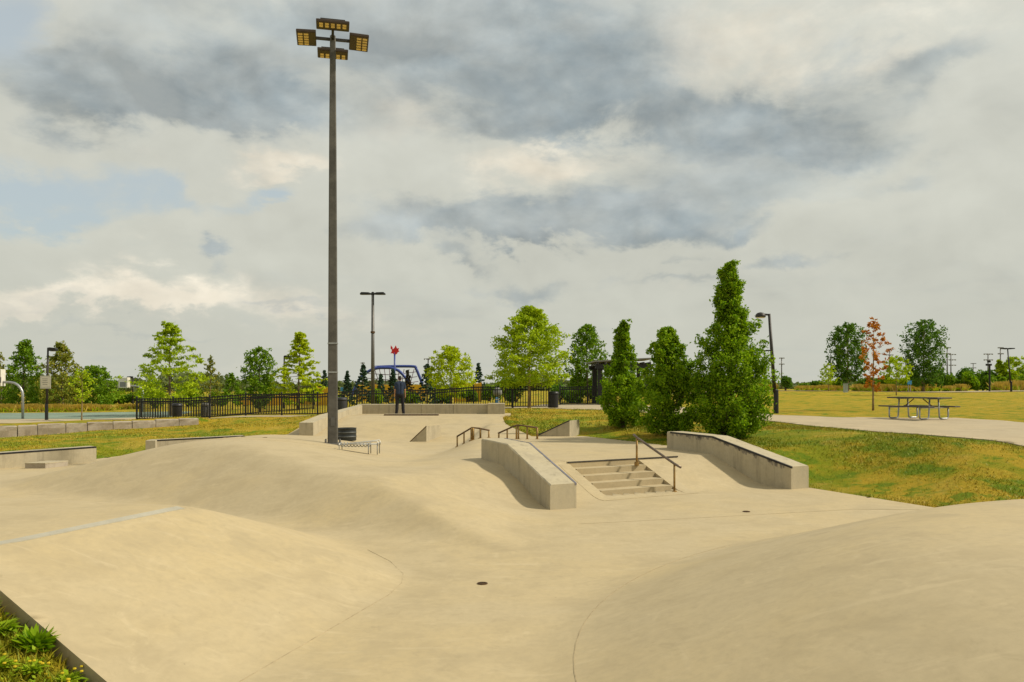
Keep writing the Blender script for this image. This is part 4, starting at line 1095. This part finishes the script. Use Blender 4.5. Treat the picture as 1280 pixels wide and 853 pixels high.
tree('columnar_tree', 'slim columnar tree standing in front of the dark shelter', 779, 404, 27, 23.0, 'col', L_OAK, 18000, .03, None, BARK, .078, 1.12, 1.1, .19, 80, jit=.28)
tree('pin_oak', 'big lime-green tree with layered branches beside the black bin', 663, 385, 47, 40.5, 'broad', L_LIME, 14000, .24, None, BARK2, .135, .25, .55, .15, 95, jit=.2)
tree('pin_oak', 'green tree with wide layered branches behind the left end of the fence', 214, 404, 52, 60, 'pin', L_LIME, 8500, .14, None, BARK, .175, .16, .45, .11, 58, jit=.32)
tree('pin_oak', 'pale yellow-green pointed tree standing next to the mast', 374, 415, 33, 58, 'pin', L_YEL, 6500, .08, None, BARK, .18, .10, .4, .11, 80)
tree('round_tree', 'small yellow-green tree beside the yellow panel box', 563, 434, 29, 57, 'round', L_YEL, 4800, .16, None, BARK, .18, .3, .6, .15)
tree('round_tree', 'dark round tree behind the big lime-green tree', 734, 407, 25, 58, 'round', L_MID, 5000, .10, None, BARK, .19, .6, .8, .17)
tree('columnar_tree', 'narrow dark green column of foliage in front of the round tree', 722, 449, 11, 53, 'col', L_MID, 2200, .04, None, BARK, .16)
tree('round_tree', 'dark green oval tree left of the yellow-green tree', 324, 435, 19, 62, 'oval', L_MID, 4600, .10, None, BARK, .19, .7, .9, .18)
tree('loose_tree', 'tall loose dark-green tree with feathery top by the court', 30, 427, 28, 76, 'loose', L_MID, 5200, .05, None, BARK, .24)
tree('loose_tree', 'loose tree with bronze tinted leaves behind the sign lamp', 78, 429, 30, 75, 'loose', L_BRONZE, 4600, .06, None, BARK, .23)
tree('round_tree', 'dense round green tree behind the thin sapling at the court', 116, 459, 30, 78, 'round', L_MID, 4600, .05, None, BARK, .25)
tree('loose_tree', 'thin bare-topped tree at the picture edge of the court', 1, 441, 15, 82, 'loose', L_BRONZE, 1000, .1, None, BARK, .2)
tree('sapling', 'thin sapling with golden trunk on the strip before the court', 102, 462, 15, 50.5, 'sap', L_LIME, 420, .40, None, BARK2, .16, tr=.05)
tree('sapling', 'sparse yellowish sapling beside the wide layered tree', 263, 446, 15, 64, 'loose', L_BRONZE, 900, .2, None, BARK2, .18)
tree('sapling', 'rust-leaved young tree with bare stem behind the picnic table', 1092, 399, 17, 35, 'sap', L_RED, 1100, .22, None, BARK2, .12, .5, .8, .16, 34, tr=.045)
tree('round_tree', 'dark oval street tree behind the rust-leaved sapling', 1059, 405, 21, 86, 'oval', L_DARK, 5600, .16, None, BARK2, .25, .75, .9, .17)
tree('round_tree', 'dense dark oval street tree standing apart by the far road', 1155, 402, 23, 88, 'oval', L_DARK, 6200, .12, None, BARK2, .25, .75, .9, .17)
tree('sapling', 'small light-green sapling in the field right of the rust-leaved tree', 1121, 446, 17, 70, 'round', L_LIME, 1500, .35, None, BARK2, .2, tr=.05)
tree('sapling', 'thin pale sapling left of the dark oval street tree', 1035.5, 455, 11, 82, 'round', L_LIME, 700, .3, None, BARK2, .2, tr=.05)
tree('round_tree', 'light green tree behind the double-headed road lamp', 1265, 447, 16, 100, 'round', L_LIME, 2200, .2, None, BARK, .28)
tree('round_tree', 'light green conical tree left of the double-headed road lamp', 1249, 451, 12, 100, 'pin', L_LIME, 1900, .1, None, BARK, .28)
tree('round_tree', 'small green tree between the layered tree and the dark oval tree', 290, 468, 17, 68, 'pin', L_MID, 1300, .15, None, BARK, .2)
for (u, vt, hw, d, lb, mt) in ((434, 464, 9, 66, 'small spruce right of the mast', L_SPR), (453.5, 456, 15, 62, 'broad dark spruce in front of the left foot of the blue arch', L_SPR), (491, 462, 11, 62, 'small spruce under the blue arch behind the person', L_SPR),
        (510, 463, 9, 72, 'brownish spruce under the blue arch', L_PLUM), (534, 455, 15, 60, 'dark spruce beside the yellow-green tree', L_SPR), (598.5, 454, 11, 68, 'spruce right of the yellow panel box', L_SPR), (406, 463, 9, 70, 'spruce half hidden behind the mast', L_SPR), (476, 468, 9, 70, 'small spruce inside the blue arch', L_SPR)):
    tree('spruce_tree', lb, u, vt, hw, d, 'spruce', mt, 2300, .03, None, BARK, .17, None, .4, .10, 60)

def shrub(label, u, vt, hw, d, mat, n, group=None, kind='round', name='shrub'):
    x = pxX(u, d); z = gz1(x, d); H = pxZ(vt, d) - z; R = hw * d / F
    o = thing(name, label, 'shrub', (x, d, z), group)
    k = max(5, int(8 * hw / 12)); cs = []
    for i in range(k):
        c = np.array([rng.uniform(-.7, .7) * R, rng.uniform(-.5, .5) * R, 0]); c[2] = H * rng.uniform(.30, .72) * (1 - .35 * abs(c[0]) / R)
        r = np.array([R * .42, R * .42, H * .30]); q = rng.normal(size=(n // k, 3)); q /= np.linalg.norm(q, axis=1)[:, None]; q *= rng.uniform(.55, 1.05, (n // k, 1)) * r
        cs.append(c + q)
    C = np.concatenate(cs); C = C[(C[:, 2] > .02) & (C[:, 2] < H)]
    link('foliage', quads_mesh('foliage', leaves(C, max(.1, 3.2 * d / F), .25), mat), o)
    m = MB()
    for i in range(4): a = i * 1.6; m.tube([(0, 0, -.1), (math.cos(a) * R * .3, math.sin(a) * R * .3, H * .4), (math.cos(a) * R * .45, math.sin(a) * R * .45, H * .7)], [.05, .03, .01], 5)
    m.build('stem', BARK, o)
    return o
ml = [L_MID, L_DARK, L_LIME, L_OAK]
BW = ['deep green', 'dark', 'pale lime', 'fresh green']
for (u, vt, hw, d, mi, w) in ((982, 467, 8, 84, 1, 'small bush standing alone by the columnar trees'), (1008, 476, 9, 96, 0, 'low bush behind the first straw clumps'), (1020, 474, 9, 110, 1, 'low bush behind the straw clumps left of the thin sapling'), (1047, 472, 10, 96, 0, 'bush between thin sapling and dark oval street tree'),
        (1078, 471, 12, 98, 1, 'bush right under the rust-leaved tree'), (1098, 468, 12, 100, 0, 'bush just past the rust-leaved tree'), (1112, 465, 12, 98, 0, 'bush behind the small light-green sapling'), (1136, 462, 13, 104, 1, 'bush above the light-blue sign'), (1146, 470, 9, 96, 3, 'bush at the left foot of the lone street tree'),
        (1168, 462, 13, 100, 1, 'bush at the right foot of the lone street tree'), (1178, 458, 12, 108, 1, 'tall bush under the cluster of stadium floodlights'), (1190, 466, 11, 96, 0, 'bush in front of the cluster of stadium floodlights'), (1206, 455, 14, 106, 1, 'tallest pointed bush of the treeline'), (1209, 464, 12, 95, 3, 'rounded bush in front of the tallest one'),
        (1222, 459, 15, 104, 0, 'wide bush left of the dark speaker post'), (1236, 460, 12, 100, 1, 'bush right behind the dark speaker post'), (1240, 466, 12, 95, 0, 'bush between speaker post and conical tree'), (1256, 465, 10, 98, 3, 'bush at the foot of the conical tree'), (1277, 457, 13, 104, 1, 'tall bush beyond the road lamp'), (1284, 463, 12, 96, 0, 'bush beyond the last straw clump')):
    shrub(BW[mi] + ' ' + w, u, vt, hw, d, ml[mi], 1100, 'bushes along the far road')
for (u, vt, hw, d, mi, w) in ((8, 482, 14, 88, 1, 'bush behind the near basketball hoop'), (48, 474, 16, 84, 1, 'bush behind the lamp with the sign'), (70, 484, 14, 82, 0, 'bush below the bronze-tinted tree'), (133, 484, 14, 84, 0, 'bush beside the dense round tree'), (150, 488, 14, 90, 3, 'bush under the far white backboard'), (172, 485, 14, 90, 1, 'bush behind the far hoop'),
        (192, 470, 18, 75, 3, 'bush at the left of the wide layered tree'), (235, 478, 18, 78, 3, 'bush at the right of the wide layered tree'), (272, 486, 14, 80, 0, 'bush under the sparse yellowish sapling'), (305, 485, 14, 80, 3, 'bush left of the dark oval tree'), (342, 487, 14, 78, 1, 'bush between dark oval and yellow-green trees'), (392, 480, 12, 72, 3, 'bush touching the mast'),
        (420, 487, 10, 70, 0, 'bush behind the charcoal bin'), (470, 484, 12, 66, 3, 'bush at the tall twin-head pole'), (500, 482, 10, 66, 0, 'bush behind the person'), (515, 486, 10, 66, 3, 'bush under the right leg of the blue arch'), (552, 486, 12, 64, 1, 'bush under the yellow-green tree'), (585, 484, 12, 64, 0, 'bush in front of the yellow panel box'),
        (612, 478, 14, 66, 0, 'bush behind the grey dome toy'), (632, 460, 15, 64, 0, 'tall bush behind the left side of the big lime tree'), (645, 474, 14, 58, 1, 'bush under the big lime tree'), (700, 474, 14, 60, 1, 'bush behind the black bin'), (715, 484, 12, 56, 1, 'low bush behind the short fence'), (745, 482, 14, 60, 1, 'bush left of the shelter post'),
        (760, 484, 12, 60, 0, 'bush inside the shelter'), (790, 482, 16, 64, 0, 'bush between the first two columnar trees'), (810, 470, 12, 70, 3, 'bush behind the far shelter post'), (822, 481, 14, 66, 0, 'bush behind the bushy columnar tree')):
    shrub(BW[mi] + ' ' + w, u, vt, hw, d, ml[mi], 1000, 'bushes behind the picket fences')
# straw coloured ornamental grasses
def straw(label, u, v0, d, hw, h_px, group):
    x = pxX(u, d); z = gz1(x, d); H = max(.5, pxZ(v0, d) - z); R = hw * d / F; n = 420
    o = thing('ornamental_grass', label, 'ornamental grass', (x, d, z), group)
    b = np.stack([rng.uniform(-R, R, n), rng.normal(size=n) * .35, np.zeros(n)], 1); lean = rng.normal(size=(n, 2)) * .22
    hh = H * rng.uniform(.6, 1.05, n); tip = b + np.stack([lean[:, 0], lean[:, 1], hh], 1); w = .045 * d / 60
    sd_ = np.stack([np.full(n, w), np.zeros(n), np.zeros(n)], 1)
    V = np.stack([b - sd_, b + sd_, tip * .75 + b * .25 + sd_ * 1.5, tip], 1).reshape(-1, 3)
    link('plumes', quads_mesh('plumes', V, L_STRAW), o)
    n2 = 200; b2 = np.stack([rng.uniform(-R, R, n2), rng.normal(size=n2) * .4, np.zeros(n2)], 1); t2_ = b2 + np.stack([rng.normal(size=n2) * .3, rng.normal(size=n2) * .3, H * rng.uniform(.3, .6, n2)], 1)
    sd2 = np.stack([np.full(n2, w), np.zeros(n2), np.zeros(n2)], 1)
    link('blades', quads_mesh('blades', np.stack([b2 - sd2, b2 + sd2, t2_ + sd2 * .5, t2_ - sd2 * .5], 1).reshape(-1, 3), L_LIME), o)
for u in range(-2, 140, 11): straw('straw-coloured ornamental grass clump in the row behind the teal court', u, 504.5 + (u % 3), 72, 7.5, 10, 'grasses behind the court')
for u in (158, 167): straw('straw-coloured ornamental grass clump by the slim lamp behind the farther hoop', u, 505, 76, 7, 9, 'grasses by the far hoop')
for u in (1004, 1013, 1022, 1033, 1043): straw('straw-coloured ornamental grass clump at the far edge left of the street tree', u, 480 + (u % 3), 90, 6, 9, 'grasses left of the street tree')
for u in (1072, 1083, 1100, 1112, 1126, 1134, 1143, 1152, 1164, 1186, 1200): straw('straw-coloured ornamental grass tuft between the street trees and the treeline', u, 480 + (u % 4), 91, 2.6, 9, 'grass tufts along the road')
for u in (1250, 1258, 1268, 1277, 1285): straw('straw-coloured ornamental grass clump around the double-headed road lamp', u, 475 + (u % 4), 90, 6, 10, 'grasses around the road lamp')
for u in (952, 963): straw('straw-coloured ornamental grass clump behind the hooded lamp', u, 479, 88, 5, 9, 'grasses behind the hooded lamp')

# far wood closing the horizon: one mass
n = 26000
ang = rng.uniform(-1.0, 1.0, n); rad = rng.uniform(210, 260, n); xx = np.tan(ang) * rad; yy = rad
hmax = 2.4 + 1.2 * np.sin(xx * .045) + 1.2 * np.sin(xx * .13 + 1) + .8 * np.sin(xx * .31)
zz = gz(xx, yy) + rng.uniform(0, 1, n) ** .7 * np.maximum(1.2, hmax)
fw = link('far_wood', quads_mesh('far_wood', leaves(np.stack([xx, yy, zz], 1), np.full(n, 1.5), .2, .8), leaf_mat('far_leaf', (0.12, 0.155, 0.06), (0.17, 0.205, 0.075))))
tag(fw, 'low hazy belt of distant trees along the horizon', 'trees', kind='stuff')

# ------------------------------------------------------------------ grass blades and weeds
def blades(xs, ys, hgt, wid, lean=.5):
    n = len(xs); zs = gz(xs, ys) - .006; b = np.stack([xs, ys, zs], 1); a = rng.uniform(0, 2 * math.pi, n)
    s = np.stack([np.cos(a), np.sin(a), np.zeros(n)], 1) * wid[:, None]
    tip = b + np.stack([rng.normal(size=n) * lean * hgt, rng.normal(size=n) * lean * hgt, hgt], 1)
    mid = b * .5 + tip * .5 + np.stack([np.zeros(n), np.zeros(n), hgt * .14], 1)
    return np.stack([b - s, b + s, mid + s * .7, tip, mid - s * .7], 1).reshape(-1, 3)
def scatter(n, x0, x1, y0, y1, dens=None):
    xs = rng.uniform(x0, x1, n); ys = rng.uniform(y0, y1, n); ok = ~inside(OUT, xs, ys)
    for pl in (PATH_POLY,): ok &= ~inside(np.array(pl, float), xs, ys)
    if dens is not None: ok &= rng.uniform(0, 1, n) < dens(xs, ys)
    return xs[ok], ys[ok]
B = []
xs, ys = scatter(52000, -5.2, -1.6, 3.2, 8.0, lambda x, y: np.where(np.sin(x * 5 + 2 * np.sin(y * 3.1)) + np.sin(y * 4.3 + x) > 1.25, .12, 1))
B.append(blades(xs, ys, rng.uniform(.025, .085, len(xs)), rng.uniform(.002, .0042, len(xs)), .6))
def patchy(x, y): return np.clip(.45 + .55 * (np.sin(x * 1.7 + 1.4 * np.sin(y * .9)) + np.sin(y * 1.3 + x * .6)), .08, 1)
xs, ys = scatter(150000, 3, 14, 11, 27, patchy); B.append(blades(xs, ys, rng.uniform(.02, .06, len(xs)), rng.uniform(.004, .008, len(xs)), .7))
xs, ys = scatter(60000, -18, -6.5, 15, 40, patchy); B.append(blades(xs, ys, rng.uniform(.02, .06, len(xs)), rng.uniform(.006, .011, len(xs)), .7))
xs, ys = scatter(16000, -.6, 4, 21, 39, patchy); B.append(blades(xs, ys, rng.uniform(.03, .09, len(xs)), rng.uniform(.007, .012, len(xs)), .7))
# taller tufts along the concrete edges
ex = []; ey = []
for i in range(len(OUT)):
    a, b = OUT[i], OUT[(i + 1) % len(OUT)]
    L = float(np.hypot(*(b - a)));
    if a[1] < 2 or b[1] < 2: continue
    k = int(L * 90); tt = rng.uniform(0, 1, k); nn = np.array([-(b - a)[1], (b - a)[0]]) / L
    o_ = -np.abs(rng.normal(size=k)) * .07 - .01
    q = a + tt[:, None] * (b - a) - nn * o_[:, None] * -1
    ex.append(q[:, 0]); ey.append(q[:, 1])
ex = np.concatenate(ex); ey = np.concatenate(ey); ok = ~inside(OUT, ex, ey); ex, ey = ex[ok], ey[ok]
B.append(blades(ex, ey, rng.uniform(.03, .09, len(ex)), rng.uniform(.004, .008, len(ex)), .5))
gb = link('lawn_grass', quads_mesh('lawn_grass', np.concatenate(B), BLADE, 5)); tag(gb, 'short patchy green and straw grass growing over the lawn', 'grass', kind='stuff')

def weed(label, x, y, r, h, n, flowers=0, group=None, mat=L_WEED):
    z = gz1(x, y); o = thing('weed_plant', label, 'weed', (x, y, z), group)
    V = []
    for i in range(n):
        a = rng.uniform(0, 2 * math.pi); e = rng.uniform(.25, 1.2); L = r * rng.uniform(.5, 1.1); w = L * .13; st = rng.uniform(0, .35) * r
        b = np.array([math.cos(a + 1) * st, math.sin(a + 1) * st, rng.uniform(0, .3) * h]); dr = np.array([math.cos(a) * math.cos(e), math.sin(a) * math.cos(e), math.sin(e) * h / r])
        s = np.array([-math.sin(a), math.cos(a), 0]) * w; m1_ = b + dr * L * .5 + np.array([0, 0, .03 * h]); tp = b + dr * L - np.array([0, 0, .12 * L])
        V += [b, m1_ - s, tp, m1_ + s]
    link('leaves', quads_mesh('leaves', np.array(V), mat), o)
    m = MB()
    for i in range(5): a = i * 1.26; m.tube([(0, 0, -.03), (math.cos(a) * r * .15, math.sin(a) * r * .15, h * .4), (math.cos(a) * r * .35, math.sin(a) * r * .35, h * .8)], [.004, .003, .002], 5)
    m.build('stem', L_WEED, o)
    for i in range(flowers):
        a = rng.uniform(0, 6.28); q = rng.uniform(.1, 1) * r
        MB().lathe([(.002, 0), (.011, .006), (.009, .012), (.003, .013)], (math.cos(a) * q, math.sin(a) * q, h * rng.uniform(.55, .95)), 7).build('flower', L_FLOWER, o)
xs, ys = scatter(5200, -4.6, -1.6, 3.6, 6.6, lambda x, y: np.where(np.sin(x * 4.1 + 1.5 * np.sin(y * 3.7)) + .6 * np.sin(y * 6.3 + x * 2) > -.1, .9, .12))
cov = np.stack([xs, ys, gz(xs, ys) + rng.uniform(.01, .06, len(xs))], 1); k_ = len(cov) // 14
wc = link('weed_cover', quads_mesh('weed_cover', leaves(np.repeat(cov[k_:], 2, 0) + rng.normal(size=(2 * len(cov[k_:]), 3)) * .012, np.full(2 * len(cov[k_:]), .034), .9, .5), L_WEED))
tag(wc, 'low leafy weeds covering the near grass corner', 'weeds', kind='stuff')
wf = link('weed_blossom', quads_mesh('weed_blossom', leaves(cov[:k_] + np.array([0, 0, .03]), np.full(k_, .02), 1.5, .9), L_FLOWER))
tag(wf, 'tiny yellow blossoms scattered over the low weeds', 'flowers', kind='stuff')
def gpx(u, v, zz=.1):
    d = F * (EYE - zz) / (v - HOR); return pxX(u, d), d
def along(tt, off):
    a, b = np.array([-3.33, 5.18]), np.array([-1.97, 4.38]); d_ = (b - a) / np.hypot(*(b - a)); nn = np.array([d_[1], -d_[0]])
    return a + (b - a) * tt + nn * off
x, y = along(.36, .09); weed('tall dark-green broadleaf weed against the concrete edge', x, y, .14, .16, 190, 0, None, L_OAK)
x, y = along(.06, .19); weed('leafy weed with a few yellow flowers at the far end of the concrete edge', x, y, .15, .13, 110, 3)
x, y = along(.20, .16); weed('low sprawling green weed just beyond the tall broadleaf one', x, y, .15, .08, 90, 0)
for tt, off in ((.5, .22), (.58, .10), (.66, .26), (.42, .36), (.30, .42), (.12, .38)):
    x, y = along(tt, off); weed('low clump of yellow-flowered weed in the grass near the tall broadleaf weed', x, y, .12, .07, 80, 6, 'small yellow-flowered weeds in the grass')
for tt, off in ((.76, .05), (.86, .04), (.95, .03)):
    x, y = along(tt, off); weed('ragged dark weed creeping over the concrete edge', x, y, .11, .09, 80, 0, 'dark weeds at the concrete edge', L_BRONZE)
x, y = gpx(1075, 620, .2); z = gz1(x, y)
t = thing('litter', 'scrap of pale litter lying on the dry grass slope', 'litter', (x, y, z + .03))
mm = MB()
for i in range(5):
    a = i * 1.3; mm.add([(0, 0, .01), (.12 * math.cos(a), .05 * math.sin(a), .005 + .02 * (i % 2)), (.12 * math.cos(a + 1.2), .05 * math.sin(a + 1.2), .02), (.05 * math.cos(a + .6), .03, .035)], [(0, 1, 3), (1, 2, 3), (0, 3, 2)])
mm.build('wrapper', plain('pale_wrapper', (.5, .40, .48), .5), t)

# ------------------------------------------------------------------ person
def capsule(m, a, b, ra, rb, n=12):
    a = Vector(a); b = Vector(b); t = (b - a).normalized(); pts = []; rr = []
    for k in (-1, -.8, -.45): pts.append(a + t * ra * k); rr.append(max(.002, ra * math.sqrt(max(0, 1 - k * k))))
    pts.append(a); rr.append(ra); pts.append(b); rr.append(rb)
    for k in (.45, .8, 1): pts.append(b + t * rb * k); rr.append(max(.002, rb * math.sqrt(max(0, 1 - k * k))))
    m.tube(pts, rr, n)
def ellip(m, c, r, n=14):
    m.rings([[(c[0] + r[0] * math.sin(p) * math.cos(2 * math.pi * k / n), c[1] + r[1] * math.sin(p) * math.sin(2 * math.pi * k / n), c[2] - r[2] * math.cos(p)) for k in range(n)] for p in np.linspace(.08, math.pi - .08, 9)])
def fuse(name, m, mat, vox, parent):
    o = m.build(name, mat, None)
    md = o.modifiers.new('remesh', 'REMESH'); md.mode = 'VOXEL'; md.voxel_size = vox; md.use_smooth_shade = True
    s2 = o.modifiers.new('smooth', 'SMOOTH'); s2.iterations = 4; s2.factor = .5
    dg = bpy.context.evaluated_depsgraph_get(); me = bpy.data.meshes.new_from_object(o.evaluated_get(dg))
    bpy.data.objects.remove(o); me.materials.clear(); me.materials.append(mat); me.polygons.foreach_set('use_smooth', [True] * len(me.polygons))
    return link(name, me, parent)
d = 32.0; x = pxX(500, d); z = S1(x, d)
t = thing('person', 'person in navy t-shirt and black trousers standing with head bowed on the platform', 'person', (x, d, z), rz=math.radians(8))
t.scale = (.84, .86, .93)
# facing away from the camera (+y), arms hanging, feet apart, head bowed forward
b = MB()
hipL, hipR = (-.095, 0, .88), (.095, 0, .88); kL, kR = (-.135, .01, .48), (.135, .04, .48); aL, aR = (-.165, -.03, .08), (.165, -.02, .08)
for hp, kn, an in ((hipL, kL, aL), (hipR, kR, aR)):
    capsule(b, hp, kn, .085, .058); capsule(b, kn, an, .056, .036); capsule(b, (an[0], an[1] - .03, .045), (an[0] * 1.1, an[1] + .16, .032), .035, .028)
for a_, c_, r1, r2 in (((0, 0, .90), (0, 0, 1.10), .125, .115), ((0, 0, 1.10), (0, .01, 1.30), .115, .125)):
    for sx in (-.05, .05): capsule(b, (a_[0] + sx, a_[1], a_[2]), (c_[0] + sx * 1.4, c_[1], c_[2]), r1 * .9, r2 * .85)
capsule(b, (-.15, .01, 1.37), (.15, .01, 1.37), .065, .065); capsule(b, (0, .02, 1.38), (0, .06, 1.50), .055, .05)
ellip(b, (0, .095, 1.575), (.074, .094, .112)); ellip(b, (0, .125, 1.52), (.056, .07, .055))
capsule(b, (0, .185, 1.565), (0, .20, 1.548), .016, .013, 8)                       # nose
for s in (-1, 1):
    capsule(b, (s * .074, .085, 1.585), (s * .078, .08, 1.555), .014, .011, 8)     # ears
    capsule(b, (s * .033, .168, 1.588), (s * .038, .168, 1.588), .012, .012, 8)
    sh = (s * .185, .01, 1.365); elb = (s * .235, -.01, 1.09); wr = (s * .245, .05, .85)
    capsule(b, sh, elb, .052, .040); capsule(b, elb, wr, .038, .026)
    pm0 = (s * .247, .062, .80); capsule(b, wr, pm0, .026, .03); capsule(b, (s * .247, .085, .80), (s * .247, .045, .80), .022, .022)
    for k, L in enumerate((.062, .074, .07, .055)):
        yy = .095 - k * .018; k0 = (s * .248, yy, .785); k1 = (s * .245, yy + .006, .785 - L * .55); k2 = (s * .232, yy + .012, .785 - L)
        capsule(b, k0, k1, .0095, .009, 8); capsule(b, k1, k2, .009, .0075, 8)
    capsule(b, (s * .243, .095, .825), (s * .232, .125, .795), .011, .010, 8); capsule(b, (s * .232, .125, .795), (s * .224, .132, .765), .010, .008, 8)
body = fuse('body', b, SKIN, .0085, t)
sm_ = MB()
for sx in (-.055, .055):
    capsule(sm_, (sx, 0, .93), (sx * 1.1, 0, 1.12), .125, .125); capsule(sm_, (sx * 1.1, 0, 1.12), (sx * 1.5, .01, 1.31), .125, .120)
capsule(sm_, (-.155, .01, 1.375), (.155, .01, 1.375), .075, .075); capsule(sm_, (0, .02, 1.40), (0, .035, 1.435), .072, .066)
for s in (-1, 1): capsule(sm_, (s * .185, .01, 1.365), (s * .222, -.005, 1.17), .066, .066)
fuse('t_shirt', sm_, SHIRT, .012, t)
tm = MB()
for hp, kn, an in ((hipL, kL, aL), (hipR, kR, aR)):
    capsule(tm, hp, kn, .108, .082); capsule(tm, kn, (an[0], an[1], .13), .082, .068)
    capsule(tm, (kn[0], kn[1], .30), (an[0] * 1.02, an[1] + .01, .10), .074, .072)
capsule(tm, (-.06, 0, .93), (.06, 0, .93), .115, .115); capsule(tm, (-.05, -.02, .87), (.05, -.02, .87), .11, .11)
fuse('trousers', tm, TROUS, .012, t)
for an in (aL, aR):
    sm2 = MB(); capsule(sm2, (an[0], an[1] - .03, .052), (an[0] * 1.1, an[1] + .18, .042), .048, .038); sh = fuse('shoe', sm2, SHOE, .009, t)
    MB().rings([[(an[0] + .045 * a2 * (1 if k2 else .9), an[1] + .075 + .15 * b2, zz2) for a2, b2 in ((-.8, -1), (.8, -1), (1, -.3), (1.05, .5), (.6, 1), (-.6, 1), (-1.05, .5), (-1, -.3))] for k2, zz2 in enumerate((0.0, .022))]).build('sole', SOLE, sh)
hm = MB(); ellip(hm, (0, .085, 1.61), (.083, .098, .095)); ellip(hm, (0, .055, 1.575), (.078, .075, .085)); fuse('hair', hm, HAIR, .01, body)
